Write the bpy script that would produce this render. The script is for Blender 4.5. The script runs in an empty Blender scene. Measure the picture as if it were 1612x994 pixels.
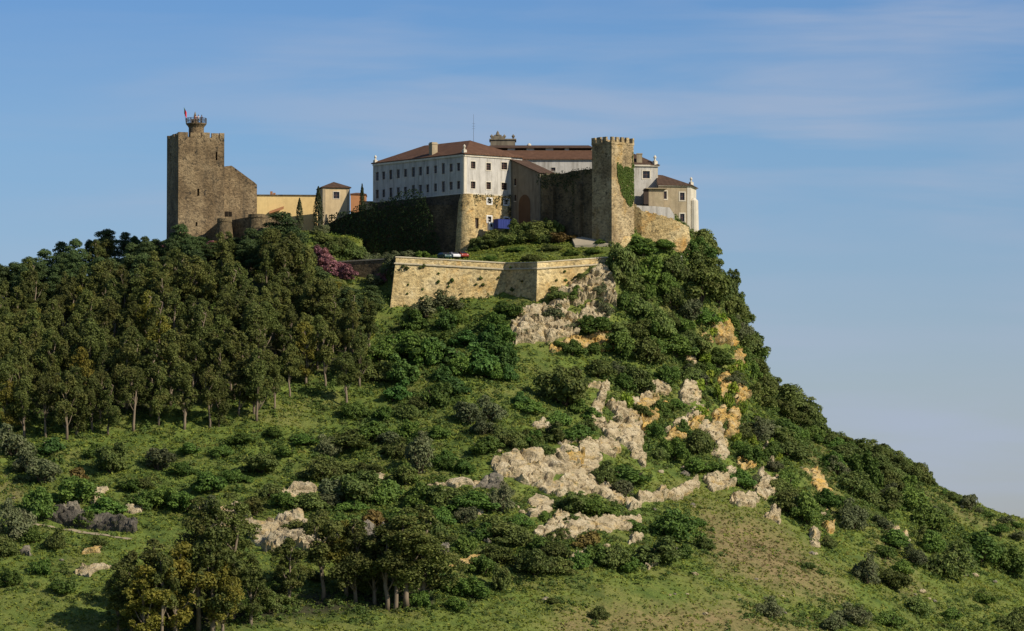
import bpy, bmesh, math, random
import numpy as np
from mathutils import Vector, Matrix

random.seed(7)
RNG = np.random.default_rng(11)
sc = bpy.context.scene
COL = sc.collection
R = math.radians

# ------------------------------------------------------------------ camera
CAMZ = 40.0
FPX = 7702.0                    # focal length in photo pixels (photo is 1612 wide)
PITCH = R(3.434)
cam_d = bpy.data.cameras.new("camera")
cam = bpy.data.objects.new("camera", cam_d)
COL.objects.link(cam)
cam.location = (0, 0, CAMZ)
cam.rotation_euler = (R(90) + PITCH, 0, 0)
cam_d.sensor_width = 36.0
cam_d.lens = FPX / 1612.0 * 36.0
cam_d.clip_start = 1.0
cam_d.clip_end = 30000.0
sc.camera = cam
cp, sp = math.cos(PITCH), math.sin(PITCH)

def P(px, py, Y):
    """the point at distance Y north of the viewer that is seen at photo position px, py"""
    t = (497.0 - py) / FPX
    zz = Y * (sp + t * cp) / (cp - t * sp)
    d = Y * cp + zz * sp
    return Vector(((px - 806.0) * d / FPX, Y, zz + CAMZ))

def proj(x, y, z):
    zz = z - CAMZ
    d = y * cp + zz * sp
    return 806.0 + FPX * x / d, 497.0 - FPX * (zz * cp - y * sp) / d

# ------------------------------------------------------------------ light
SUN_AZ, SUN_EL = 124.0, 33.0
sun_dir = Vector((math.sin(R(SUN_AZ)) * math.cos(R(SUN_EL)), math.cos(R(SUN_AZ)) * math.cos(R(SUN_EL)), math.sin(R(SUN_EL))))
sl = bpy.data.lights.new("sun", 'SUN')
sl.energy = 5.0
sl.angle = R(0.5)
sl.color = (1.0, 0.90, 0.74)
so = bpy.data.objects.new("sun", sl)
COL.objects.link(so)
so.rotation_euler = sun_dir.to_track_quat('Z', 'Y').to_euler()
so.location = (300, 800, 400)

world = bpy.data.worlds.new("World")
sc.world = world
world.use_nodes = True
wn = world.node_tree
bg = wn.nodes['Background']

def nd(nt, kind, **kw):
    n = nt.nodes.new(kind)
    for k, v in kw.items():
        setattr(n, k, v)
    return n

def ramp(nt, stops, interp='LINEAR'):
    n = nt.nodes.new('ShaderNodeValToRGB')
    cr = n.color_ramp
    cr.interpolation = interp
    while len(cr.elements) < len(stops):
        cr.elements.new(0.5)
    for e, (p, c) in zip(cr.elements, stops):
        e.position = p
        e.color = (c, c, c, 1) if isinstance(c, (int, float)) else (c[0], c[1], c[2], 1)
    return n

def mixc(nt, fac, a, b, blend='MIX'):
    n = nt.nodes.new('ShaderNodeMix')
    n.data_type = 'RGBA'
    n.blend_type = blend
    for s, v in ((n.inputs[0], fac), (n.inputs[6], a), (n.inputs[7], b)):
        if hasattr(v, 'is_linked'):
            nt.links.new(v, s)
        elif isinstance(v, (int, float)):
            s.default_value = v
        else:
            s.default_value = (v[0], v[1], v[2], 1)
    return n.outputs[2]

sky = nd(wn, 'ShaderNodeTexSky', sky_type='NISHITA')
sky.sun_disc = False
sky.sun_elevation = R(SUN_EL)
sky.sun_rotation = R(SUN_AZ)
sky.altitude = 200
sky.air_density = 1.0
sky.dust_density = 0.5
sky.ozone_density = 3.0
tc = nd(wn, 'ShaderNodeTexCoord')
sep = nd(wn, 'ShaderNodeSeparateXYZ')
wn.links.new(tc.outputs['Generated'], sep.inputs[0])
# tint of the air near the horizon, by height above it
tint = ramp(wn, [(0.0, (0.88, 0.89, 1.15)), (0.045, (0.91, 0.93, 1.16)), (0.095, (0.72, 0.92, 1.22)), (0.15, (0.48, 0.75, 1.18)), (0.3, (0.6, 0.8, 1.05)), (1.0, (0.9, 0.95, 1.0))])
wn.links.new(sep.outputs[2], tint.inputs[0])
skyc = mixc(wn, 1.0, sky.outputs[0], tint.outputs[0], 'MULTIPLY')
# thin cirrus veils: noise stretched along the horizon
mp = nd(wn, 'ShaderNodeMapping')
mp.inputs['Scale'].default_value = (11.0, 11.0, 95.0)
mp.inputs['Rotation'].default_value = (0, R(-2.0), 0)
mp.inputs['Location'].default_value = (0.35, 0.0, 3.0)
wn.links.new(tc.outputs['Generated'], mp.inputs[0])
cn = nd(wn, 'ShaderNodeTexNoise')
cn.inputs['Scale'].default_value = 1.0
cn.inputs['Detail'].default_value = 7
cn.inputs['Roughness'].default_value = 0.52
cn.inputs['Distortion'].default_value = 0.35
wn.links.new(mp.outputs[0], cn.inputs['Vector'])
cr_ = ramp(wn, [(0.38, 0.0), (0.58, 0.62), (0.8, 0.9)])
wn.links.new(cn.outputs['Fac'], cr_.inputs[0])
# the veils lie to the east: thinner towards the west (left)
xr = ramp(wn, [(0.44, 0.12), (0.49, 0.75), (0.56, 1.0)])
xm = nd(wn, 'ShaderNodeMath', operation='MULTIPLY_ADD')
xm.inputs[1].default_value = 0.5
xm.inputs[2].default_value = 0.5
wn.links.new(sep.outputs[0], xm.inputs[0])
wn.links.new(xm.outputs[0], xr.inputs[0])
mp2 = nd(wn, 'ShaderNodeMapping')
mp2.inputs['Scale'].default_value = (7.0, 7.0, 22.0)
mp2.inputs['Location'].default_value = (1.7, 0.0, 1.2)
wn.links.new(tc.outputs['Generated'], mp2.inputs[0])
cn2 = nd(wn, 'ShaderNodeTexNoise')
cn2.inputs['Scale'].default_value = 1.0
cn2.inputs['Detail'].default_value = 4
wn.links.new(mp2.outputs[0], cn2.inputs['Vector'])
cr2 = ramp(wn, [(0.38, 0.15), (0.58, 1.0)])
wn.links.new(cn2.outputs['Fac'], cr2.inputs[0])
cmb = nd(wn, 'ShaderNodeMath', operation='MULTIPLY')
wn.links.new(cr2.outputs[0], cmb.inputs[0])
wn.links.new(cr_.outputs[0], cmb.inputs[1])
cm = nd(wn, 'ShaderNodeMath', operation='MULTIPLY')
wn.links.new(cmb.outputs[0], cm.inputs[0])
wn.links.new(xr.outputs[0], cm.inputs[1])
skyf = mixc(wn, cm.outputs[0], skyc, (4.9, 5.7, 7.4))
wn.links.new(skyf, bg.inputs[0])
bg.inputs[1].default_value = 0.082

sc.view_settings.view_transform = 'Standard'
sc.view_settings.look = 'None'
sc.view_settings.exposure = 0.0
sc.view_settings.gamma = 1.0
sc.render.engine = 'CYCLES'
sc.cycles.max_bounces = 5
sc.cycles.diffuse_bounces = 2
sc.cycles.transmission_bounces = 2
sc.cycles.transparent_max_bounces = 4
sc.cycles.use_denoising = True

# ------------------------------------------------------------------ mesh helpers
class MB:
    """collects faces; build() links them as ONE mesh object"""
    def __init__(s):
        s.v, s.f, s.m = [], [], []
    def quad(s, *pts, mat=0):
        n = len(s.v)
        s.v.extend([tuple(p) for p in pts])
        s.f.append(tuple(range(n, n + len(pts))))
        s.m.append(mat)
    def prism(s, base, z0, z1, top=None, mat=0, cap=True, bottom=False, topmat=None):
        """vertical prism over a plan polygon (counter-clockwise seen from above); z1 may be a list"""
        k = len(base)
        top = top or base
        z0s = z0 if isinstance(z0, (list, tuple)) else [z0] * k
        z1s = z1 if isinstance(z1, (list, tuple)) else [z1] * k
        n = len(s.v)
        s.v.extend([(p[0], p[1], z0s[i]) for i, p in enumerate(base)])
        s.v.extend([(p[0], p[1], z1s[i]) for i, p in enumerate(top)])
        for i in range(k):
            j = (i + 1) % k
            s.f.append((n + i, n + j, n + k + j, n + k + i)); s.m.append(mat)
        if cap:
            s.f.append(tuple(n + k + i for i in range(k))); s.m.append(mat if topmat is None else topmat)
        if bottom:
            s.f.append(tuple(n + i for i in reversed(range(k)))); s.m.append(mat)
    def box(s, c, u, hu, hv, z0, z1, mat=0):
        """box centred at plan point c, half width hu along plan direction u, half depth hv across"""
        ux, uy = u[0], u[1]
        vx, vy = -uy, ux
        b = [(c[0] + a * hu * ux + e * hv * vx, c[1] + a * hu * uy + e * hv * vy) for a, e in ((-1, -1), (1, -1), (1, 1), (-1, 1))]
        s.prism(b, z0, z1, mat=mat, bottom=True)
    def lathe(s, c, prof, n=16, a0=0.0, a1=2 * math.pi, mat=0):
        """profile [(r, z)] turned round the vertical through c"""
        full = abs(a1 - a0 - 2 * math.pi) < 1e-6
        m = n if full else n + 1
        b = len(s.v)
        for r, z in prof:
            for i in range(m):
                a = a0 + (a1 - a0) * i / n
                s.v.append((c[0] + r * math.cos(a), c[1] + r * math.sin(a), z))
        for k in range(len(prof) - 1):
            for i in range(n):
                j = (i + 1) % m
                s.f.append((b + k * m + i, b + k * m + j, b + (k + 1) * m + j, b + (k + 1) * m + i)); s.m.append(mat)
        if full:
            t = b + (len(prof) - 1) * m
            s.f.append(tuple(t + i for i in range(m))); s.m.append(mat)
    def tube(s, pts, rad, n=7, mat=0):
        pts = [Vector(p) for p in pts]
        b = len(s.v)
        for i, p in enumerate(pts):
            d = (pts[min(i + 1, len(pts) - 1)] - pts[max(i - 1, 0)]).normalized()
            a = d.cross(Vector((0.13, 0.97, 0.21))).normalized()
            c = d.cross(a)
            r = rad[i] if isinstance(rad, (list, tuple)) else rad
            for k in range(n):
                t = 2 * math.pi * k / n
                s.v.append(tuple(p + a * r * math.cos(t) + c * r * math.sin(t)))
        for i in range(len(pts) - 1):
            for k in range(n):
                j = (k + 1) % n
                s.f.append((b + i * n + k, b + i * n + j, b + (i + 1) * n + j, b + (i + 1) * n + k)); s.m.append(mat)
        s.f.append(tuple(b + (len(pts) - 1) * n + k for k in range(n))); s.m.append(mat)
        s.f.append(tuple(b + k for k in reversed(range(n)))); s.m.append(mat)
    def facade(s, a, b, z0, z1, holes=(), depth=0.3, mat=0, rmat=None):
        """wall sheet from plan point a (left) to b (right) with rectangular openings (u0,u1,v0,v1) and their reveals"""
        a, b = Vector((a[0], a[1])), Vector((b[0], b[1]))
        L = (b - a).length
        d = (b - a) / L
        nin = Vector((-d.y, d.x))
        us = sorted({0.0, L, *[min(max(h[i], 0), L) for h in holes for i in (0, 1)]})
        vs = sorted({z0, z1, *[h[i] for h in holes for i in (2, 3)]})
        pt = lambda u, v, q=0.0: (a.x + d.x * u + nin.x * q, a.y + d.y * u + nin.y * q, v)
        for i in range(len(us) - 1):
            for j in range(len(vs) - 1):
                cu, cv = (us[i] + us[i + 1]) / 2, (vs[j] + vs[j + 1]) / 2
                if any(h[0] < cu < h[1] and h[2] < cv < h[3] for h in holes):
                    continue
                s.quad(pt(us[i], vs[j]), pt(us[i + 1], vs[j]), pt(us[i + 1], vs[j + 1]), pt(us[i], vs[j + 1]), mat=mat)
        rm = mat if rmat is None else rmat
        for u0, u1, v0, v1 in [h[:4] for h in holes]:
            s.quad(pt(u0, v0), pt(u0, v1), pt(u0, v1, depth), pt(u0, v0, depth), mat=rm)
            s.quad(pt(u1, v0), pt(u1, v0, depth), pt(u1, v1, depth), pt(u1, v1), mat=rm)
            s.quad(pt(u0, v0), pt(u0, v0, depth), pt(u1, v0, depth), pt(u1, v0), mat=rm)
            s.quad(pt(u0, v1), pt(u1, v1), pt(u1, v1, depth), pt(u0, v1, depth), mat=rm)
    def build(s, name, mats, parent=None, origin=None, smooth=False):
        me = bpy.data.meshes.new(name)
        o = Vector(origin) if origin is not None else (Vector(parent_world(parent)) if parent else Vector((0, 0, 0)))
        me.from_pydata([(x - o.x, y - o.y, z - o.z) for x, y, z in s.v], [], s.f)
        for m in (mats if isinstance(mats, (list, tuple)) else [mats]):
            me.materials.append(m)
        me.polygons.foreach_set('material_index', s.m)
        if smooth:
            me.polygons.foreach_set('use_smooth', [True] * len(s.f))
        me.update()
        ob = bpy.data.objects.new(name, me)
        COL.objects.link(ob)
        if parent:
            ob.parent = parent
        else:
            ob.location = o
        return ob

def parent_world(p):
    v = Vector((0, 0, 0))
    while p:
        v += p.location
        p = p.parent
    return v

def tag(o, label=None, cat=None, group=None, kind=None):
    if label: o['label'] = label
    if cat: o['category'] = cat
    if group: o['group'] = group
    if kind: o['kind'] = kind
    return o

def thing(name, loc, label, cat, group=None):
    o = bpy.data.objects.new(name, None)
    o.empty_display_size = 0.5
    COL.objects.link(o)
    o.location = loc
    return tag(o, label, cat, group)

def xy(p): return (p[0], p[1])

# ------------------------------------------------------------------ numpy noise
def _hash(ix, iy, seed):
    h = (ix.astype(np.int64) * 374761393 + iy.astype(np.int64) * 668265263 + seed * 1442695041) & 0x7fffffff
    h = ((h ^ (h >> 13)) * 1274126177) & 0x7fffffff
    return ((h ^ (h >> 16)) & 0xffff) / 65535.0

def vnoise(x, y, seed=0):
    ix, iy = np.floor(x), np.floor(y)
    fx, fy = x - ix, y - iy
    fx = fx * fx * (3 - 2 * fx); fy = fy * fy * (3 - 2 * fy)
    a = _hash(ix, iy, seed); b = _hash(ix + 1, iy, seed)
    c = _hash(ix, iy + 1, seed); d = _hash(ix + 1, iy + 1, seed)
    return (a * (1 - fx) + b * fx) * (1 - fy) + (c * (1 - fx) + d * fx) * fy

def fbm(x, y, oct=4, seed=0):
    s = np.zeros_like(x, dtype=float); a = 0.5; f = 1.0
    for i in range(oct):
        s += a * (vnoise(x * f, y * f, seed + i * 17) - 0.5)
        a *= 0.5; f *= 2.03
    return s

def inpoly(px, py, poly):
    px = np.asarray(px, float); py = np.asarray(py, float)
    c = np.zeros(px.shape, bool)
    n = len(poly)
    for i in range(n):
        x0, y0 = poly[i]; x1, y1 = poly[(i + 1) % n]
        cond = ((y0 > py) != (y1 > py))
        with np.errstate(divide='ignore', invalid='ignore'):
            xx = (x1 - x0) * (py - y0) / ((y1 - y0) if y1 != y0 else 1e-9) + x0
        c ^= cond & (px < xx)
    return c

def polydist(px, py, poly):
    """signed distance to polygon edges, positive inside"""
    px = np.asarray(px, float); py = np.asarray(py, float)
    d = np.full(px.shape, 1e9)
    n = len(poly)
    for i in range(n):
        x0, y0 = poly[i]; x1, y1 = poly[(i + 1) % n]
        dx, dy = x1 - x0, y1 - y0
        t = np.clip(((px - x0) * dx + (py - y0) * dy) / (dx * dx + dy * dy + 1e-9), 0, 1)
        d = np.minimum(d, np.hypot(px - x0 - t * dx, py - y0 - t * dy))
    return np.where(inpoly(px, py, poly), d, -d)

def smooth01(t):
    t = np.clip(t, 0, 1)
    return t * t * (3 - 2 * t)
# ------------------------------------------------------------------ the hill
def tps_fit(pts, lam=2.0):
    p = np.array(pts, float); n = len(p)
    s = 100.0
    X = p[:, :2] / s; zc = p[:, 2]
    r = np.hypot(X[:, None, 0] - X[None, :, 0], X[:, None, 1] - X[None, :, 1])
    K = np.where(r > 0, r * r * np.log(r + 1e-12), 0) + np.eye(n) * lam * 1e-3
    Q = np.c_[np.ones(n), X]
    A = np.block([[K, Q], [Q.T, np.zeros((3, 3))]])
    w = np.linalg.solve(A, np.r_[zc, 0, 0, 0])
    def ev(x, y):
        sh = x.shape; x = x.ravel() / s; y = y.ravel() / s
        out = np.empty(x.shape)
        for i in range(0, len(x), 40000):
            a, b = x[i:i + 40000, None], y[i:i + 40000, None]
            rr = (a - X[None, :, 0]) ** 2 + (b - X[None, :, 1]) ** 2
            k = 0.5 * rr * np.log(rr + 1e-12)
            out[i:i + 40000] = k @ w[:n] + w[n] + w[n + 1] * x[i:i + 40000] + w[n + 2] * y[i:i + 40000]
        return out.reshape(sh)
    return ev

CPX = [  # photo x, photo y, distance: points of the natural slope
 (-300,1100,862),(0,1100,862),(400,1100,864),(800,1100,866),(1200,1100,900),(1612,1100,960),(2000,1120,985),
 (-300,994,892),(0,994,890),(400,994,890),(800,994,896),(1200,994,926),(1612,994,1000),
 (-300,900,918),(0,900,916),(400,900,917),(700,900,921),(1000,900,934),(1250,900,968),(1450,900,1015),(1612,915,1050),
 (-300,800,950),(0,800,948),(300,800,949),(600,800,952),(850,800,962),(1050,800,986),(1230,800,1014),(1400,800,1055),
 (-300,700,984),(0,700,982),(300,700,983),(600,700,987),(850,700,994),(1000,700,1016),(1150,700,1036),(1260,700,1064),
 (600,620,1012),(800,620,1016),(950,620,1034),(1080,620,1052),(1180,620,1076),
 (620,545,1035),(800,550,1042),(950,550,1054),(1060,550,1066),(1140,550,1080),
 (606,512,1059),(660,506,1058),(700,500,1059),(795,472,1064),(845,492,1055),(965,438,1065),
 (1000,430,1071),(1060,455,1076),(1110,430,1083),
 (965,380,1077),(1080,392,1083),(1095,372,1091),
 (258,390,1095),(281,382,1089),(350,379,1087),(400,379,1086),(450,370,1091),(505,380,1089),(530,415,1081),(570,440,1076),(600,455,1068),
 (200,428,1098),(100,455,1098),(0,480,1098),(-200,515,1095),(-400,540,1092),
 (300,455,1066),(300,525,1038),(300,600,1012),(100,540,1066),(0,590,1036),(-250,600,1030),(450,455,1062),(450,525,1040),(500,600,1016),
 (1093,384,1091),(1114,410,1092),(1134,470,1091),(1148,540,1091),(1180,604,1095),(1268,668,1101),(1395,730,1106),(1458,768,1110),(1560,816,1114),(1612,838,1116),(1800,905,1120),(2100,980,1125)]
ctrl = [tuple(P(*c)) for c in CPX]
# behind the crest
for px, py, Y in [(1093,384,1091),(1114,410,1092),(1134,470,1091),(1148,540,1091),(1180,604,1095),(1268,668,1101),(1395,730,1106),(1458,768,1110),(1612,838,1116),(1800,905,1120)]:
    q = P(px, py, Y)
    ctrl.append((q.x + 12, q.y + 34, q.z - 16))
for x, y, z in [(-80,1115,124),(-50,1114,126),(-42,1122,125),(-60,1118,127),(-30,1120,121),(0,1118,121),(25,1112,121),(-110,1125,110),(-80,1150,118),(-30,1155,117),(10,1150,114),
                (-120,1220,84),(-40,1220,90),(40,1220,78),(120,1220,40),(0,1320,45),(-120,1320,45),(130,1320,25),(200,1150,10),(220,1050,12),(-220,1120,80),(-220,1200,70),
                (-160,760,6),(-60,760,6),(60,760,6),(160,780,5),(230,900,5),(-260,900,20)]:
    ctrl.append((x, y, z))
slope_ev = tps_fit(ctrl, 1.5)
# the levelled ground inside the walls
TPX = [(612,414,1066),(660,410,1068),(700,408,1072),(730,408,1071),(790,417,1070),(845,415,1062),(905,412,1066),(960,409,1070),(905,390,1077),(962,388,1075.5),(860,376,1086),(800,380,1087),(750,396,1087),(700,402,1086),
       (560,424,1084),(600,416,1090),(650,410,1095),(933,376,1082.5)]
tctrl = [tuple(P(*c)) for c in TPX] + [(-10,1100,120.5),(10,1100,121),(20,1092,122),(-25,1112,121),(5,1120,121),(-32,1118,121),(24,1080,122)]
ter_ev = tps_fit(tctrl, 1.0)
BA = [xy(P(624,404,1064.5)), xy(P(796,413,1068.5)), xy(P(846,412,1060.5)), xy(P(966,404,1070.5))]   # plan of the bastion front
TERR = [BA[0], BA[1], BA[2], BA[3], (BA[3][0] + 0.4, 1081.0), (24.0, 1081.0), (24.0, 1125.0), (-33.0, 1125.0), (-35.0, 1088.0), (-31.0, 1076.0)]

def height(x, y):
    z = slope_ev(x, y)
    near = smooth01((y - 1088) / -10.0)
    rough = np.clip(1.0 - polydist(x, y, TERR) * 0.3, 0.12, 1) 
    z = z + (fbm(x / 17, y / 17, 3, 5) * 3.0 + fbm(x / 4.5, y / 4.5, 3, 9) * 1.3) * rough
    sd = polydist(x, y, TERR)
    w = smooth01((sd - 0.2) / 0.6)
    t = ter_ev(x, y) + fbm(x / 5, y / 5, 3, 3) * 0.3
    z = np.where(w > 0, z * (1 - w) + t * w, z)
    # out to the plain
    far = np.maximum.reduce([(np.abs(x) - 190) / 130.0, (780 - y) / 90.0, (y - 1260) / 220.0])
    k = smooth01(far)
    plain = fbm(x / 300, y / 300, 3, 21) * 8 - 2
    plain = plain + 39.5 * np.exp(-(x * x + (y + 30) ** 2) / (2 * 130.0 ** 2))
    return z * (1 - k) + plain * k

def axis(lo, hi, step, far):
    a = list(np.arange(lo, hi + 1e-6, step))
    g, p = step, hi
    up = []
    while p < far:
        g *= 1.22; p += g; up.append(p)
    g, p = step, lo
    dn = []
    while p > -far:
        g *= 1.22; p -= g; dn.append(p)
    return np.array(dn[::-1] + a + up)
GX = axis(-128.0, 132.0, 0.55, 9000.0)
GY = axis(878.0, 1122.0, 0.55, 9000.0)
XX, YY = np.meshgrid(GX, GY)
ZZ = height(XX, YY)

def hgt(x, y):
    x = np.asarray(x, float); y = np.asarray(y, float)
    i = np.clip(np.searchsorted(GX, x) - 1, 0, len(GX) - 2)
    j = np.clip(np.searchsorted(GY, y) - 1, 0, len(GY) - 2)
    fx = (x - GX[i]) / (GX[i + 1] - GX[i]); fy = (y - GY[j]) / (GY[j + 1] - GY[j])
    return (ZZ[j, i] * (1 - fx) + ZZ[j, i + 1] * fx) * (1 - fy) + (ZZ[j + 1, i] * (1 - fx) + ZZ[j + 1, i + 1] * fx) * fy

_YS = np.arange(845.0, 1135.0, 0.5)
_TS = _YS
def hit(px, py):
    """first ground point seen at a photo position (None if it is sky)"""
    t = (497.0 - py) / FPX
    zz = _YS * (sp + t * cp) / (cp - t * sp)
    d = _YS * cp + zz * sp
    xs = (px - 806.0) * d / FPX
    below = hgt(xs, _YS) >= zz + CAMZ
    if not below.any():
        return None
    k = int(np.argmax(below))
    return Vector((xs[k], _YS[k], float(hgt(xs[k], _YS[k]))))

def ppm(p):
    """photo pixels per metre at a point"""
    return FPX / (p[1] * cp + (p[2] - CAMZ) * sp)
# ------------------------------------------------------------------ materials
def newmat(name):
    m = bpy.data.materials.new(name)
    m.use_nodes = True
    nt = m.node_tree
    b = nt.nodes['Principled BSDF']
    b.inputs['Roughness'].default_value = 0.9
    b.inputs['Specular IOR Level'].default_value = 0.2
    return m, nt, b

def plain(name, c, rough=0.7, spec=0.3, metal=0.0):
    m, nt, b = newmat(name)
    b.inputs['Base Color'].default_value = (c[0], c[1], c[2], 1)
    b.inputs['Roughness'].default_value = rough
    b.inputs['Specular IOR Level'].default_value = spec
    b.inputs['Metallic'].default_value = metal
    return m

def noise(nt, vec, scale, detail=4, rough=0.55, dist=0.0):
    n = nt.nodes.new('ShaderNodeTexNoise')
    n.inputs['Scale'].default_value = scale
    n.inputs['Detail'].default_value = detail
    n.inputs['Roughness'].default_value = rough
    n.inputs['Distortion'].default_value = dist
    if vec is not None:
        nt.links.new(vec, n.inputs['Vector'])
    return n.outputs['Fac']

def mapping(nt, vec, scale=(1, 1, 1), rot=(0, 0, 0), loc=(0, 0, 0)):
    n = nt.nodes.new('ShaderNodeMapping')
    n.inputs['Scale'].default_value = scale
    n.inputs['Rotation'].default_value = rot
    n.inputs['Location'].default_value = loc
    nt.links.new(vec, n.inputs[0])
    return n.outputs[0]

def rmp(nt, fac, stops):
    r = ramp(nt, stops)
    nt.links.new(fac, r.inputs[0])
    return r.outputs[0]

def geopos(nt):
    return nt.nodes.new('ShaderNodeNewGeometry').outputs['Position']

def bump(nt, b, h, strength=0.5, dist=0.2):
    n = nt.nodes.new('ShaderNodeBump')
    n.inputs['Strength'].default_value = strength
    n.inputs['Distance'].default_value = dist
    nt.links.new(h, n.inputs['Height'])
    nt.links.new(n.outputs[0], b.inputs['Normal'])

def stone(name, lo, mid, hi, stain=(0.05, 0.045, 0.035), stain_amt=0.6, ochre=None, block=1.6, streak=0.5):
    """weathered rubble masonry"""
    m, nt, b = newmat(name)
    v = geopos(nt)
    big = noise(nt, v, 0.16, 4, 0.62, 0.3)
    c = rmp(nt, big, [(0.36, lo), (0.5, mid), (0.64, hi)])
    # stones: small cells each with its own tone, and pits between them
    vo = nd(nt, 'ShaderNodeTexVoronoi')
    vo.inputs['Scale'].default_value = block * 1.7
    nt.links.new(mapping(nt, v, (1, 1, 1.7)), vo.inputs['Vector'])
    sx = nd(nt, 'ShaderNodeSeparateColor')
    nt.links.new(vo.outputs['Color'], sx.inputs[0])
    tone = rmp(nt, sx.outputs[0], [(0.0, 0.5), (0.35, 0.95), (1.0, 1.35)])
    c = mixc(nt, 0.8, c, tone, 'MULTIPLY')
    if ochre:
        o = rmp(nt, noise(nt, mapping(nt, v, (1, 1, 0.7), loc=(3, 5, 1)), 0.24, 7, 0.72, 0.3), [(0.53, 0.0), (0.68, 0.85)])
        c = mixc(nt, o, c, mixc(nt, 1.0, ochre, tone, 'MULTIPLY'))
    # runs of damp and lichen down the face
    st = rmp(nt, noise(nt, mapping(nt, v, (1.0, 1.0, 0.14)), 0.75, 6, 0.68, 0.2), [(0.5, 0.0), (0.68, streak)])
    c = mixc(nt, st, c, stain)
    sp_ = rmp(nt, noise(nt, v, 2.0, 7, 0.78), [(0.54, 0.0), (0.63, stain_amt)])
    c = mixc(nt, sp_, c, stain)
    pit = rmp(nt, noise(nt, mapping(nt, v, loc=(5, 1, 8)), 0.75, 6, 0.75), [(0.575, 0.0), (0.63, min(1.0, stain_amt * 1.4))])
    c = mixc(nt, pit, c, tuple(x * 0.7 for x in stain))
    lt = rmp(nt, noise(nt, mapping(nt, v, loc=(1, 9, 3)), 1.1, 6, 0.75), [(0.56, 0.0), (0.66, 0.5)])
    c = mixc(nt, lt, c, tuple(min(.8, x * 1.3) for x in hi))
    nt.links.new(c, b.inputs['Base Color'])
    bump(nt, b, noise(nt, v, 2.6, 6, 0.75), 1.0, 0.35)
    return m

def plaster(name, base, dirt, amt=0.6, streak=0.7, patch=None):
    m, nt, b = newmat(name)
    v = geopos(nt)
    c = rmp(nt, noise(nt, v, 0.5, 5, 0.6, 0.3), [(0.35, tuple(x * 0.84 for x in base)), (0.6, base)])
    if patch:
        c = mixc(nt, rmp(nt, noise(nt, v, 0.33, 6, 0.65, 0.5), [(0.52, 0.0), (0.6, 0.8)]), c, patch)
    s = rmp(nt, noise(nt, mapping(nt, v, (1.3, 1.3, 0.13)), 0.9, 6, 0.7), [(0.47, 0.0), (0.68, streak)])
    c = mixc(nt, s, c, dirt)
    s = rmp(nt, noise(nt, v, 2.6, 5, 0.7), [(0.58, 0.0), (0.75, amt)])
    c = mixc(nt, s, c, dirt)
    nt.links.new(c, b.inputs['Base Color'])
    bump(nt, b, noise(nt, v, 4, 4, 0.6), 0.25, 0.05)
    return m

def rooftile(name, c1, c2, c3, ang):
    """rows of clay tiles; ang turns the ribs down the slope"""
    m, nt, b = newmat(name)
    v = geopos(nt)
    w = nd(nt, 'ShaderNodeTexWave', wave_type='BANDS', bands_direction='X')
    w.inputs['Scale'].default_value = 1.1
    w.inputs['Distortion'].default_value = 0.8
    nt.links.new(mapping(nt, v, (1, 1, 1), (0, 0, ang)), w.inputs['Vector'])
    c = rmp(nt, noise(nt, v, 0.8, 6, 0.7, 0.3), [(0.3, c1), (0.5, c2), (0.7, c3)])
    c = mixc(nt, rmp(nt, w.outputs['Fac'], [(0.0, 0.5), (0.5, 0.0)]), c, tuple(x * 0.45 for x in c1))
    c = mixc(nt, rmp(nt, noise(nt, v, 3.0, 4, 0.7), [(0.55, 0.0), (0.7, 0.5)]), c, (0.05, 0.04, 0.03))
    nt.links.new(c, b.inputs['Base Color'])
    bump(nt, b, w.outputs['Fac'], 0.6, 0.1)
    return m

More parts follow.
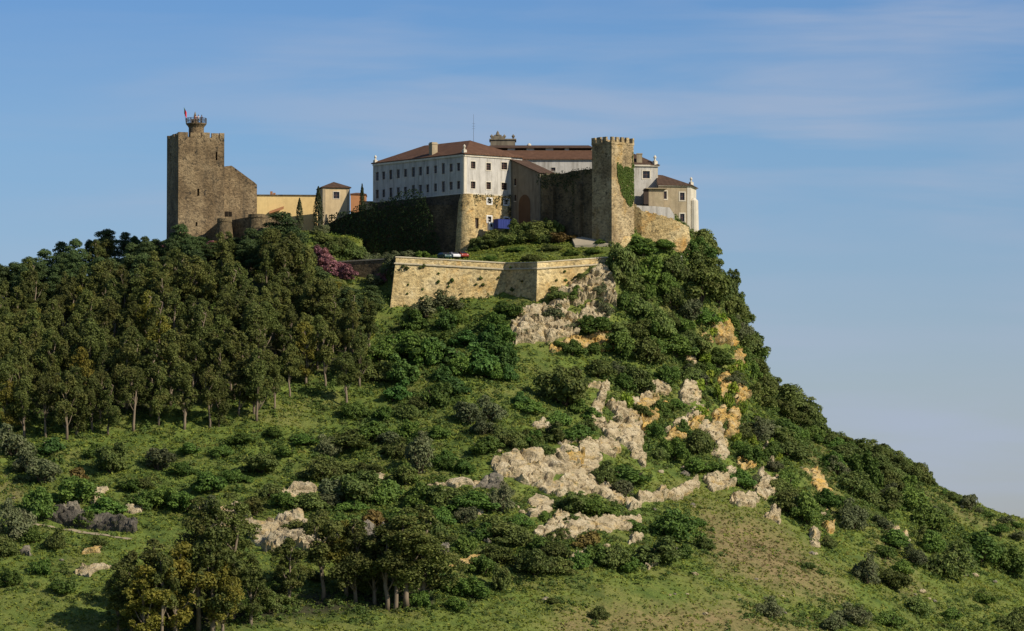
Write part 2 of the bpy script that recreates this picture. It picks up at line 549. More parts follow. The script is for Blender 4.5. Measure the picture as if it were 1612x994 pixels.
def leafmat(name, dark, lit, rare=None, rare_amt=0.2, trans=0.25, patch=0.5):
    """foliage: each leaf its own tone, clumps drift in colour, each plant differs a little"""
    m, nt, b = newmat(name)
    geo = nt.nodes.new('ShaderNodeNewGeometry')
    oi = nt.nodes.new('ShaderNodeObjectInfo')
    c = rmp(nt, geo.outputs['Random Per Island'], [(0.0, dark), (0.55, tuple((a + e) / 2 for a, e in zip(dark, lit))), (1.0, lit)])
    cl = rmp(nt, noise(nt, geo.outputs['Position'], 0.45, 3, 0.6), [(0.4, 0.0), (0.65, patch)])
    c = mixc(nt, cl, c, lit)
    if rare:
        r = rmp(nt, noise(nt, mapping(nt, geo.outputs['Position'], loc=(9, 4, 2)), 0.35, 3, 0.6), [(0.52, 0.0), (0.66, rare_amt * 2)])
        c = mixc(nt, r, c, rare)
    hs = nd(nt, 'ShaderNodeHueSaturation')
    mr = nd(nt, 'ShaderNodeMapRange')
    mr.inputs['To Min'].default_value = 0.72; mr.inputs['To Max'].default_value = 1.25
    nt.links.new(oi.outputs['Random'], mr.inputs[0])
    nt.links.new(mr.outputs[0], hs.inputs['Value'])
    mh = nd(nt, 'ShaderNodeMapRange')
    mh.inputs['To Min'].default_value = 0.485; mh.inputs['To Max'].default_value = 0.512
    ml = nd(nt, 'ShaderNodeMath', operation='FRACT')
    mm = nd(nt, 'ShaderNodeMath', operation='MULTIPLY'); mm.inputs[1].default_value = 7.31
    nt.links.new(oi.outputs['Random'], mm.inputs[0]); nt.links.new(mm.outputs[0], ml.inputs[0])
    nt.links.new(ml.outputs[0], mh.inputs[0]); nt.links.new(mh.outputs[0], hs.inputs['Hue'])
    nt.links.new(c, hs.inputs['Color'])
    nt.links.new(hs.outputs[0], b.inputs['Base Color'])
    b.inputs['Roughness'].default_value = 0.65
    b.inputs['Specular IOR Level'].default_value = 0.25
    t = nt.nodes.new('ShaderNodeBsdfTranslucent')
    nt.links.new(hs.outputs[0], t.inputs[0])
    mx = nt.nodes.new('ShaderNodeMixShader')
    mx.inputs[0].default_value = trans
    nt.links.new(b.outputs[0], mx.inputs[1]); nt.links.new(t.outputs[0], mx.inputs[2])
    nt.links.new(mx.outputs[0], nt.nodes['Material Output'].inputs[0])
    return m

def rockmat(name, a, bb, cc, ochre=None, ochre_lo=0.56):
    m, nt, b = newmat(name)
    v = geopos(nt)
    c = rmp(nt, noise(nt, v, 0.3, 7, 0.7, 0.5), [(0.34, a), (0.5, bb), (0.64, cc)])
    if ochre:
        o = rmp(nt, noise(nt, mapping(nt, v, (1, 1, 1.5), loc=(2, 7, 3)), 0.26, 7, 0.7, 0.6), [(ochre_lo - 0.03, 0.0), (ochre_lo + 0.12, 0.85)])
        c = mixc(nt, o, c, ochre)
    # bedding joints, black weathering, moss in the hollows
    c = mixc(nt, rmp(nt, noise(nt, mapping(nt, v, (0.8, 0.8, 3.2), (0.14, 0.05, 0)), 1.0, 7, 0.72, 0.3), [(0.53, 0.0), (0.64, 0.75)]), c, tuple(x * 0.36 for x in a))
    c = mixc(nt, rmp(nt, noise(nt, v, 2.2, 6, 0.78), [(0.56, 0.0), (0.66, 0.55)]), c, tuple(x * 0.5 for x in a))
    c = mixc(nt, rmp(nt, noise(nt, v, 0.7, 6, 0.72), [(0.57, 0.0), (0.64, 0.8)]), c, (0.075, 0.09, 0.03))
    nt.links.new(c, b.inputs['Base Color'])
    bump(nt, b, noise(nt, v, 1.4, 9, 0.75), 1.0, 0.8)
    return m

M = {}
M['keep'] = stone('keep_stone', (0.150, 0.104, 0.056), (0.225, 0.160, 0.088), (0.31, 0.23, 0.13), stain_amt=0.65, block=1.3)
M['gold'] = stone('golden_stone', (0.38, 0.265, 0.115), (0.54, 0.40, 0.19), (0.64, 0.51, 0.28), stain=(0.13, 0.10, 0.05), stain_amt=0.55, ochre=(0.54, 0.29, 0.07), block=1.2, streak=0.35)
M['bast'] = stone('bastion_stone', (0.46, 0.33, 0.145), (0.58, 0.44, 0.21), (0.66, 0.53, 0.29), stain=(0.20, 0.15, 0.08), stain_amt=0.45, ochre=(0.48, 0.29, 0.085), block=0.9, streak=0.3)
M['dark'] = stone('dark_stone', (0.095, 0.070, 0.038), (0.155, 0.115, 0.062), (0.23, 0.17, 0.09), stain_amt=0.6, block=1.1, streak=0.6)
M['tower'] = stone('tower_stone', (0.26, 0.19, 0.10), (0.41, 0.31, 0.17), (0.51, 0.40, 0.23), stain=(0.11, 0.085, 0.05), stain_amt=0.65, block=1.2, streak=0.4, ochre=(0.36, 0.22, 0.06))
M['shade'] = stone('shade_darkened_stone', (0.045, 0.035, 0.022), (0.08, 0.06, 0.036), (0.13, 0.098, 0.058), stain_amt=0.6, block=1.1, streak=0.6)  # stone tone lowered so the colour carries the wall's shade
M['white'] = plaster('white_plaster', (0.55, 0.52, 0.465), (0.24, 0.22, 0.18), 0.7, 0.85)
M['cream'] = plaster('cream_plaster', (0.62, 0.48, 0.28), (0.34, 0.25, 0.14), 0.4, 0.4)
M['ochre'] = plaster('ochre_plaster', (0.80, 0.58, 0.26), (0.55, 0.38, 0.16), 0.35, 0.4)
M['beige'] = plaster('beige_plaster', (0.42, 0.34, 0.22), (0.22, 0.17, 0.11), 0.5, 0.7, patch=(0.33, 0.27, 0.17))
M['shade_grime'] = plaster('shade_grimy_plaster', (0.23, 0.195, 0.14), (0.10, 0.085, 0.06), 0.7, 0.9)  # base tone lowered for the wing's shaded side; the streaks are dirt
M['brick'] = plaster('old_brick', (0.13, 0.075, 0.04), (0.07, 0.045, 0.03), 0.5, 0.3)
M['coping'] = plaster('weathered_coping', (0.52, 0.45, 0.31), (0.26, 0.21, 0.14), 0.7, 0.5)
M['trim'] = plaster('pale_trim', (0.66, 0.60, 0.48), (0.34, 0.29, 0.21), 0.4, 0.5)
M['orange'] = plaster('orange_plaster', (0.42, 0.20, 0.09), (0.25, 0.14, 0.08), 0.4, 0.4)
M['roof'] = rooftile('clay_tiles', (0.10, 0.052, 0.030), (0.14, 0.070, 0.040), (0.185, 0.098, 0.058), 0.6)
M['roof2'] = rooftile('brown_tiles', (0.07, 0.045, 0.03), (0.10, 0.06, 0.04), (0.14, 0.085, 0.055), 0.1)
M['glass'] = plain('dark_glass', (0.018, 0.016, 0.016), 0.15, 0.5)
M['frame'] = plain('window_wood', (0.16, 0.08, 0.05), 0.6)
M['wframe'] = plain('white_frame', (0.72, 0.70, 0.66), 0.5)
M['void'] = plain('dark_recess', (0.02, 0.016, 0.012), 0.95, 0.0)
M['metal'] = plain('grey_metal', (0.13, 0.13, 0.14), 0.45, 0.5, 0.6)
M['wood'] = plain('dark_wood', (0.045, 0.03, 0.022), 0.7)
M['red'] = plain('red_cloth', (0.55, 0.015, 0.03), 0.8)
M['green'] = plain('green_cloth', (0.02, 0.14, 0.04), 0.8)
M['blue'] = plain('blue_paint', (0.018, 0.035, 0.19), 0.5)
M['pave'] = plaster('pale_paving', (0.42, 0.36, 0.26), (0.22, 0.19, 0.13), 0.6, 0.1)
M['moss'] = plain('moss', (0.06, 0.06, 0.015), 0.95)
M['rock'] = rockmat('pale_limestone', (0.40, 0.315, 0.185), (0.58, 0.47, 0.29), (0.71, 0.60, 0.40), (0.62, 0.42, 0.14), 0.57)
M['rocko'] = rockmat('ochre_limestone', (0.44, 0.32, 0.14), (0.60, 0.44, 0.20), (0.68, 0.54, 0.30), (0.74, 0.46, 0.11), 0.47)
M['rockg'] = rockmat('grey_limestone', (0.17, 0.15, 0.115), (0.27, 0.235, 0.175), (0.38, 0.335, 0.25))
M['rockd'] = rockmat('dark_limestone', (0.085, 0.075, 0.06), (0.13, 0.115, 0.09), (0.20, 0.175, 0.135))
M['bark'] = plaster('pale_bark', (0.23, 0.18, 0.125), (0.10, 0.075, 0.05), 0.7, 0.7)
M['dbark'] = plaster('dark_bark', (0.09, 0.065, 0.045), (0.04, 0.03, 0.02), 0.6, 0.6)
# leaves
M['euc'] = leafmat('eucalypt_leaves', (0.056, 0.072, 0.020), (0.178, 0.205, 0.048), (0.19, 0.165, 0.045), 0.25, 0.35)
M['eucy'] = leafmat('yellowing_leaves', (0.100, 0.108, 0.020), (0.300, 0.270, 0.045), (0.30, 0.22, 0.03), 0.25, 0.35)
M['pine'] = leafmat('pine_needles', (0.033, 0.060, 0.021), (0.106, 0.150, 0.043), None, 0.1, 0.25)
M['cyp'] = leafmat('cypress_leaves', (0.016, 0.025, 0.010), (0.050, 0.060, 0.020), None, 0.1, 0.15)
M['oak'] = leafmat('holm_oak_leaves', (0.054, 0.084, 0.023), (0.192, 0.241, 0.056), (0.166, 0.147, 0.051), 0.2, 0.3)
M['olive'] = leafmat('olive_leaves', (0.072, 0.091, 0.041), (0.186, 0.210, 0.090), (0.180, 0.156, 0.096), 0.2, 0.3)
M['bush'] = leafmat('bush_leaves', (0.051, 0.104, 0.022), (0.171, 0.262, 0.046), None, 0.2, 0.32)
M['fig'] = leafmat('fig_leaves', (0.034, 0.080, 0.020), (0.112, 0.205, 0.042), None, 0.2, 0.32)
M['lime'] = leafmat('spurge_leaves', (0.15, 0.23, 0.022), (0.33, 0.41, 0.045), None, 0.2, 0.35)
M['gold_bush'] = leafmat('rusty_leaves', (0.10, 0.075, 0.022), (0.23, 0.17, 0.045), None, 0.2, 0.3)
M['pink'] = leafmat('judas_blossom', (0.24, 0.10, 0.105), (0.48, 0.23, 0.245), (0.24, 0.13, 0.08), 0.25, 0.35)
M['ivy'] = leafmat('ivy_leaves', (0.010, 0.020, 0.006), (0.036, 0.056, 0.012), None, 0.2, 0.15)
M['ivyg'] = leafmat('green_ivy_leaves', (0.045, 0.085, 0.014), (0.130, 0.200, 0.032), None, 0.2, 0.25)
M['tuft'] = leafmat('meadow_leaves', (0.115, 0.178, 0.024), (0.285, 0.355, 0.055), (0.33, 0.29, 0.08), 0.25, 0.35)
M['dryt'] = leafmat('dry_grass_leaves', (0.15, 0.125, 0.045), (0.30, 0.24, 0.10), (0.12, 0.14, 0.03), 0.3, 0.35)
M['scrub'] = leafmat('scrub_leaves', (0.058, 0.101, 0.023), (0.169, 0.234, 0.049), (0.182, 0.163, 0.058), 0.25, 0.32)

def groundmat():
    m, nt, b = newmat('hillside')
    v = geopos(nt)
    big = noise(nt, v, 0.06, 5, 0.6, 0.4)
    mid = noise(nt, v, 0.4, 6, 0.68, 0.2)
    fine = noise(nt, v, 2.4, 5, 0.75)
    g = rmp(nt, mid, [(0.30, (0.080, 0.115, 0.020)), (0.48, (0.132, 0.180, 0.032)), (0.68, (0.19, 0.24, 0.047))])
    g = mixc(nt, rmp(nt, big, [(0.45, 0.0), (0.62, 0.75)]), g, (0.20, 0.195, 0.055))
    g = mixc(nt, rmp(nt, noise(nt, mapping(nt, v, loc=(40, 3, 9)), 0.13, 5, 0.65, 0.3), [(0.5, 0.0), (0.62, 0.65)]), g, (0.055, 0.095, 0.018))
    g = mixc(nt, rmp(nt, fine, [(0.50, 0.0), (0.62, 0.7)]), g, (0.05, 0.075, 0.018))
    a = nd(nt, 'ShaderNodeAttribute', attribute_name='dry')
    d = rmp(nt, noise(nt, v, 0.55, 6, 0.7), [(0.3, (0.16, 0.145, 0.05)), (0.5, (0.24, 0.185, 0.08)), (0.7, (0.31, 0.225, 0.115))])
    d = mixc(nt, rmp(nt, fine, [(0.54, 0.0), (0.62, 0.7)]), d, (0.07, 0.075, 0.022))
    f = nd(nt, 'ShaderNodeMath', operation='MULTIPLY_ADD')   # ragged edge to the dry ground
    nt.links.new(mid, f.inputs[0]); f.inputs[1].default_value = 1.6; f.inputs[2].default_value = -0.8
    f2 = nd(nt, 'ShaderNodeMath', operation='ADD', use_clamp=True)
    nt.links.new(f.outputs[0], f2.inputs[0]); nt.links.new(a.outputs['Fac'], f2.inputs[1])
    f3 = nd(nt, 'ShaderNodeMath', operation='MULTIPLY', use_clamp=True)
    nt.links.new(f2.outputs[0], f3.inputs[0]); nt.links.new(rmp(nt, a.outputs['Fac'], [(0.02, 0.0), (0.2, 1.0)]), f3.inputs[1])
    c = mixc(nt, f3.outputs[0], g, d)
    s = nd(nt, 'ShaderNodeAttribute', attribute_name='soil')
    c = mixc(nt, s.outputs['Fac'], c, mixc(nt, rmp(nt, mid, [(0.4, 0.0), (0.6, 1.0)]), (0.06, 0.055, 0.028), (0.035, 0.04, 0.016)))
    nt.links.new(c, b.inputs['Base Color'])
    bump(nt, b, fine, 0.8, 0.35)
    return m
M['ground'] = groundmat()
# ------------------------------------------------------------------ ground sheet
DRY = [[(1090,790),(1150,800),(1215,815),(1280,870),(1350,940),(1330,965),(1200,930),(1120,900),(1095,850)],
       [(1405,735),(1440,752),(1540,812),(1612,832),(1612,850),(1520,825),(1440,790)],
       [(1370,850),(1400,835),(1420,870),(1460,930),(1430,950),(1380,890)],
       [(1025,465),(1050,455),(1085,462),(1075,500),(1035,495)],
       [(1255,700),(1300,690),(1320,760),(1320,830),(1275,760)],
       [(880,960),(1150,940),(1300,985),(1300,1010),(860,1010)],
       [(0,760),(35,755),(45,790),(0,810)]]
px_, py_ = proj(XX, YY, ZZ)
dry = np.zeros(XX.shape)
vis = (YY < 1130)
for pl in DRY:
    dry = np.maximum(dry, smooth01((polydist(px_, py_, pl) + 22) / 70.0) * vis)
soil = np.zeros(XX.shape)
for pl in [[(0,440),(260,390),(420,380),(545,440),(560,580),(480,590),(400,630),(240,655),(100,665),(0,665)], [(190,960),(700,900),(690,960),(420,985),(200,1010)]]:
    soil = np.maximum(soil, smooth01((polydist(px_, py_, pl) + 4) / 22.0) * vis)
ny, nx = XX.shape
me = bpy.data.meshes.new('ground')
idx = np.arange(nx * ny).reshape(ny, nx)
quads = np.stack([idx[:-1, :-1], idx[:-1, 1:], idx[1:, 1:], idx[1:, :-1]], -1).reshape(-1, 4)
me.vertices.add(nx * ny)
me.vertices.foreach_set('co', np.stack([XX, YY, ZZ], -1).ravel())
me.loops.add(quads.size)
me.loops.foreach_set('vertex_index', quads.ravel())
me.polygons.add(len(quads))
me.polygons.foreach_set('loop_start', np.arange(0, quads.size, 4))
me.polygons.foreach_set('use_smooth', np.ones(len(quads), bool))
for nm, arr in (('dry', dry), ('soil', soil)):
    at = me.attributes.new(nm, 'FLOAT', 'POINT')
    at.data.foreach_set('value', arr.ravel().astype(np.float32))
me.materials.append(M['ground'])
me.update(); me.validate()
gr = bpy.data.objects.new('hillside_ground', me)
COL.objects.link(gr)
tag(gr, kind='structure')
# ------------------------------------------------------------------ the castle
def zat(px, py, Y): return P(px, py, Y).z
def v2(p): return Vector((p[0], p[1]))

def window(parent, a, b, u0, u1, v0, v1, depth=0.25, sw=0.18, surround=None, bars=(1, 2), bar=None, name='window', label=None):
    """stone surround standing proud of the wall with a glazed sash set back in the opening"""
    a, b = v2(a), v2(b); d = (b - a).normalized(); n = Vector((d.y, -d.x))
    pt = lambda u, v, q: (a.x + d.x * u + n.x * q, a.y + d.y * u + n.y * q, v)
    def bar_(mb, x0, x1, y0, y1, q0, q1):
        f = [pt(x0, y0, q1), pt(x1, y0, q1), pt(x1, y1, q1), pt(x0, y1, q1)]
        g = [pt(x0, y0, q0), pt(x1, y0, q0), pt(x1, y1, q0), pt(x0, y1, q0)]
        mb.quad(*f)
        for i in range(4):
            j = (i + 1) % 4
            mb.quad(f[j], f[i], g[i], g[j])
    mb = MB()
    if sw > 0:
        for r in ((u0 - sw, u1 + sw, v1, v1 + sw), (u0 - sw, u1 + sw, v0 - sw, v0), (u0 - sw, u0, v0, v1), (u1, u1 + sw, v0, v1)):
            bar_(mb, *r, -0.03, 0.06)
    else:
        bar_(mb, u0 - 0.05, u1 + 0.05, v0 - 0.12, v0 - 0.003, -0.03, 0.05)
    w = mb.build(name, surround or M['trim'], parent)
    mb = MB()
    mb.quad(pt(u0, v0, -depth + 0.01), pt(u1, v0, -depth + 0.01), pt(u1, v1, -depth + 0.01), pt(u0, v1, -depth + 0.01))
    mb.build('pane', M['glass'], w)
    mb = MB()
    t = 0.06
    for i in range(bars[0] + 2):
        x = u0 + (u1 - u0 - t) * i / (bars[0] + 1)
        bar_(mb, x, x + t, v0, v1, -depth + 0.012, -depth + 0.05)
    for i in range(bars[1] + 2):
        y = v0 + (v1 - v0 - t) * i / (bars[1] + 1)
        bar_(mb, u0 + 0.001, u1 - 0.001, y, y + t, -depth + 0.014, -depth + 0.045)
    mb.build('sash', bar or M['frame'], w)
    if label: w['label'] = label
    return w

def u_of(a, b, px):
    """distance along wall a-b of the spot seen at photo x"""
    a, b = v2(a), v2(b)
    best = None
    for i in range(401):
        p = a.lerp(b, i / 400)
        e = abs(proj(p.x, p.y, 130)[0] - px)
        if best is None or e < best[0]: best = (e, i / 400)
    return best[1] * (b - a).length

def zw(a, b, u, py):
    a, b = v2(a), v2(b)
    p = a + (b - a).normalized() * u
    return zat(0, py, p.y)

def merlons(root, poly, z, w=0.9, h=0.9, t=0.5, gap=0.65, mat=None, name='merlon'):
    k = len(poly)
    for i in range(k):
        a, b = v2(poly[i]), v2(poly[(i + 1) % k])
        L = (b - a).length; d = (b - a) / L
        n = max(2, round((L + gap) / (w + gap)))
        ww = (L - gap * (n - 1)) / n
        for j in range(n):
            u = ww / 2 + j * (ww + gap)
            if j == n - 1 and k > 2: continue      # the corner piece belongs to the next side
            c = a + d * u + Vector((-d.y, d.x)) * (t / 2 + 0.01 if j else t / 2)
            mb = MB()
            hh = h * random.uniform(0.88, 1.06)
            mb.box(c, d, ww / 2 * random.uniform(0.92, 1), t / 2, z - 0.01, z + hh)
            q = mb.v
            mb.build(name, mat, root)

def hip(mb, c4, z0, rise, ridge_in, over=0.35, mat=0):
    """hipped roof over plan quad a,b,c,d whose ridge runs from side d-a to side b-c"""
    a, b, c, d = [v2(p) for p in c4]
    cen = (a + b + c + d) / 4
    ex = [p + (p - cen).normalized() * over * 1.4 for p in (a, b, c, d)]
    m0 = (a + d) / 2; m1 = (b + c) / 2
    dr = (m1 - m0).normalized()
    r0 = m0 + dr * ridge_in; r1 = m1 - dr * ridge_in
    A, B, C_, D = [(p.x, p.y, z0) for p in ex]
    E, F = (r0.x, r0.y, z0 + rise), (r1.x, r1.y, z0 + rise)
    mb.quad(A, B, F, E, mat=mat); mb.quad(C_, D, E, F, mat=mat)
    mb.quad(B, C_, F, mat=mat); mb.quad(D, A, E, mat=mat)
    # fascia and soffit
    t = 0.22
    lo = [(p.x, p.y, z0 - t) for p in ex]; hi = [(p.x, p.y, z0) for p in ex]
    for i in range(4):
        j = (i + 1) % 4
        mb.quad(lo[i], lo[j], hi[j], hi[i], mat=mat)
    mb.quad(*reversed(lo), mat=mat)
    return E, F

def finial(root, c, z, s=1.0, mat=None, name='finial'):
    mb = MB()
    mb.box(c, (0.8, 0.6), 0.45 * s, 0.45 * s, z, z + 0.9 * s)
    mb.lathe(c, [(0.52 * s, z + 0.9 * s), (0.52 * s, z + 1.02 * s), (0.22 * s, z + 1.12 * s), (0.2 * s, z + 1.5 * s), (0.34 * s, z + 1.72 * s), (0.36 * s, z + 1.9 * s), (0.2 * s, z + 2.15 * s), (0.05, z + 2.35 * s)], 10)
    return mb.build(name, mat or M['trim'], root)

# ---- keep -----------------------------------------------------------------
K0 = P(281, 208, 1086.0)                       # front corner
ang = R(18)
dK = Vector((math.cos(ang), math.sin(ang))); nK = Vector((-dK.y, dK.x))
kw, kd = 10.55, 10.6
k0 = v2(K0); k1 = k0 + dK * kw; k2 = k1 + nK * kd; k3 = k0 + nK * kd
KZ0, KZ1 = K0.z - 25.0, K0.z - 1.1
keep = thing('keep_tower', (k0.x, k0.y, KZ0), 'tall square medieval stone keep with round lookout turret on its top', 'tower')
def kholes(a, b, items):
    return [(u_of(a, b, px) - w / 2, u_of(a, b, px) + w / 2, zw(a, b, u_of(a, b, px), py) - h / 2, zw(a, b, u_of(a, b, px), py) + h / 2) for px, py, w, h in items]
hf = kholes(k0, k1, [(312, 303, 0.45, 1.6), (340.5, 246, 0.4, 1.9), (309.5, 353, 0.4, 0.9)])
hl = kholes(k3, k0, [(268.5, 248, 0.8, 1.9)])
mb = MB()
mb.facade(k0, k1, KZ0, KZ1, hf, 0.7)
mb.facade(k3, k0, KZ0, KZ1, hl, 0.7)
mb.facade(k1, k2, KZ0, KZ1); mb.facade(k2, k3, KZ0, KZ1)
mb.quad(*[(p.x, p.y, KZ1 - 0.9) for p in (k0, k1, k2, k3)])
for a, b, hs in ((k0, k1, hf), (k3, k0, hl)):
    d = (b - a).normalized(); n = Vector((-d.y, d.x))
    for u0, u1, v0, v1 in hs:
        mb.quad(*[(a.x + d.x * u + n.x * 0.69, a.y + d.y * u + n.y * 0.69, v) for u, v in ((u0, v0), (u1, v0), (u1, v1), (u0, v1))], mat=1)
mb.build('wall', [M['keep'], M['void']], keep)
# parapet: a thick breast wall with a few crenels, worn
mb = MB()
def parapet(mb, a, b, z0, z1, notches, t=0.6):
    a, b = v2(a), v2(b); L = (b - a).length; d = (b - a) / L
    cuts = [0.0]
    for n0, n1 in notches: cuts += [n0, n1]
    cuts.append(L)
    for i in range(0, len(cuts), 2):
        if cuts[i + 1] - cuts[i] < 0.05: continue
        c = a + d * (cuts[i] + cuts[i + 1]) / 2 + Vector((-d.y, d.x)) * t / 2
        mb.box(c, d, (cuts[i + 1] - cuts[i]) / 2, t / 2, z0, z1 + random.uniform(-0.1, 0.08))
def un(px): return u_of(k0, k1, px)
parapet(mb, k0, k1, KZ1, KZ1 + 1.15, [(un(295.5), un(299.5)), (un(315), un(317.5)), (un(330), un(333)), (un(344), un(345.5))])
parapet(mb, k3 + nK * 0 , k0 - nK * 0 + nK * 0.61, KZ1 + 0.001, KZ1 + 1.05, [(1.6, 2.2), (4.0, 4.6), (6.4, 7.0), (8.8, 9.3)])
parapet(mb, k1 + nK * 0.61, k2 - nK * 0.61, KZ1 + 0.001, KZ1 + 1.1, [(2, 2.7), (5, 5.7), (8, 8.6)])
parapet(mb, k2, k3, KZ1, KZ1 + 1.1, [(2, 2.7), (5, 5.7), (8, 8.6)])
mb.build('parapet', M['keep'], keep)
# thin rain-worn corner strip
tc_ = v2(P(309, 200, 1091.3))
tz = zat(309, 217, 1091.3)
tur = MB()
tur.lathe(tc_, [(1.75, tz - 2.5), (1.72, tz), (1.70, tz + 2.2), (1.95, tz + 2.6), (2.28, tz + 2.95), (2.30, tz + 3.15)], 20)
turo = tur.build('turret', M['keep'], keep)
mb = MB()
for i in range(18):
    a = 2 * math.pi * i / 18
    q = tc_ + Vector((math.cos(a), math.sin(a))) * 2.2
    mb.tube([(q.x, q.y, tz + 3.1), (q.x, q.y, tz + 4.35)], 0.05 if i % 3 else 0.16, 5)
for zz in (tz + 3.65, tz + 4.0, tz + 4.35):
    mb.tube([(tc_.x + 2.2 * math.cos(2 * math.pi * i / 24), tc_.y + 2.2 * math.sin(2 * math.pi * i / 24), zz) for i in range(25)], 0.055, 5)
mb.build('railing', M['metal'], turo)
mb = MB()
mb.lathe(tc_ + Vector((-0.3, 0.3)), [(0.75, tz + 3.1), (0.7, tz + 3.9), (0.35, tz + 4.3), (0.28, tz + 5.0), (0.12, tz + 5.6), (0.02, tz + 5.9)], 10)
mb.build('lantern', M['keep'], turo)
# flag
fp = tc_ + Vector((-2.25, -0.35))
top = P(289.6, 169.5, fp.y)
flag = thing('flag_pole', (fp.x, fp.y, tz + 3.1), 'thin flagpole with small red and green flag on the lookout turret', 'flag')
mb = MB(); mb.tube([(fp.x, fp.y, tz + 3.1), (top.x, top.y, top.z)], [0.06, 0.035], 6); mb.build('pole', M['metal'], flag)
mb = MB()
for i in range(5):
    for k, (za, zb) in enumerate(((0.0, 0.7), (0.7, 1.35))):
        x0, x1 = i * 0.11, (i + 1) * 0.11
        f0, f1 = 0.12 * math.sin(i * 1.5), 0.12 * math.sin((i + 1) * 1.5)
        s0, s1 = -i * 0.22, -(i + 1) * 0.22
        mb.quad((top.x + 0.05 + x0, top.y + f0, top.z - zb + s0), (top.x + 0.05 + x1, top.y + f1, top.z - zb + s1), (top.x + 0.05 + x1, top.y + f1, top.z - za + s1), (top.x + 0.05 + x0, top.y + f0, top.z - za + s0), mat=0 if i > 0 else 1)
mb.build('flag', [M['red'], M['green']], flag)

# ---- people on the turret ---------------------------------------------------
def skin_mesh(name, verts, edges, rad, mat, parent, sub=1):
    me = bpy.data.meshes.new(name)
    me.from_pydata(verts, edges, [])
    me.materials.append(mat)
    ob = bpy.data.objects.new(name, me); COL.objects.link(ob); ob.parent = parent
    md = ob.modifiers.new('skin', 'SKIN'); md.use_smooth_shade = True
    if not me.skin_vertices:
        me.skin_vertices.new()
    for i, r in enumerate(rad):
        me.skin_vertices[0].data[i].radius = (r, r)
    me.skin_vertices[0].data[0].use_root = True
    s = ob.modifiers.new('sub', 'SUBSURF'); s.levels = sub; s.render_levels = sub
    return ob
SKIN = plain('skin', (0.42, 0.24, 0.16), 0.6)
HAIR = plain('dark_hair', (0.03, 0.02, 0.015), 0.7)
def person(loc, face, shirt, trousers, label, lean=0.0, arm=0.5):
    root = thing('person', loc, label, 'person')
    root.rotation_euler = (0, 0, face)
    V = [(0, 0, .95), (0, lean * .4, 1.2), (0, lean * .8, 1.42), (0, lean, 1.52), (0, lean + .01, 1.62), (0, lean + .01, 1.76),
         (.1, 0, .88), (.11, -.02, .5), (.11, .02, .07), (.11, -.14, .03), (-.1, 0, .88), (-.11, .02, .5), (-.11, .04, .07), (-.11, -.12, .03),
         (.2, lean * .8, 1.4), (.26, lean * .7 - .02, 1.13), (.2, lean * .5 - arm * .35, 1.02), (-.2, lean * .8, 1.4), (-.26, lean * .7 - .02, 1.13), (-.2, lean * .5 - arm * .35, 1.02)]
    E = [(0, 1), (1, 2), (2, 3), (3, 4), (4, 5), (0, 6), (6, 7), (7, 8), (8, 9), (0, 10), (10, 11), (11, 12), (12, 13), (2, 14), (14, 15), (15, 16), (2, 17), (17, 18), (18, 19)]
    rad = [.14, .13, .13, .06, .1, .09, .085, .06, .045, .04, .085, .06, .045, .04, .06, .045, .035, .06, .045, .035]
    skin_mesh('body', V, E, rad, SKIN, root)
    sv = [0, 1, 2, 14, 15, 17, 18]
    mp_ = {v: i for i, v in enumerate(sv)}
    skin_mesh('shirt', [V[i] for i in sv], [(mp_[a], mp_[b]) for a, b in E if a in mp_ and b in mp_], [.165, .16, .15, .085, .065, .085, .065], shirt, root)
    tv = [0, 6, 7, 8, 10, 11, 12]
    mp_ = {v: i for i, v in enumerate(tv)}
    skin_mesh('trousers', [V[i] for i in tv], [(mp_[a], mp_[b]) for a, b in E if a in mp_ and b in mp_], [.158, .105, .08, .065, .105, .08, .065], trousers, root)
    mb = MB(); mb.lathe((0, lean + .03), [(.115, 1.66), (.125, 1.74), (.1, 1.82), (.04, 1.86)], 10); h = mb.build('hair', HAIR, None, origin=(0, 0, 0)); h.parent = root
    return root
C_ = lambda n, c: plain(n, c, 0.85)
person((tc_.x - 0.05, tc_.y - 1.45, tz + 3.15), 0.3, C_('salmon_shirt', (0.40, 0.12, 0.11)), C_('tan_trousers', (0.20, 0.15, 0.10)), 'person in salmon top beside the lantern stub on the lookout turret', 0.0)
person((tc_.x + 1.3, tc_.y - 1.2, tz + 3.15), -0.4, C_('navy_shirt', (0.035, 0.05, 0.13)), C_('navy_trousers', (0.02, 0.025, 0.05)), 'person in dark blue leaning at the turret railing', -0.08)
person((tc_.x + 0.55, tc_.y - 1.6, tz + 3.15), 0.1, C_('white_shirt', (0.62, 0.60, 0.56)), C_('grey_trousers', (0.09, 0.09, 0.10)), 'person in a pale shirt between the two others on the turret', 0.05)

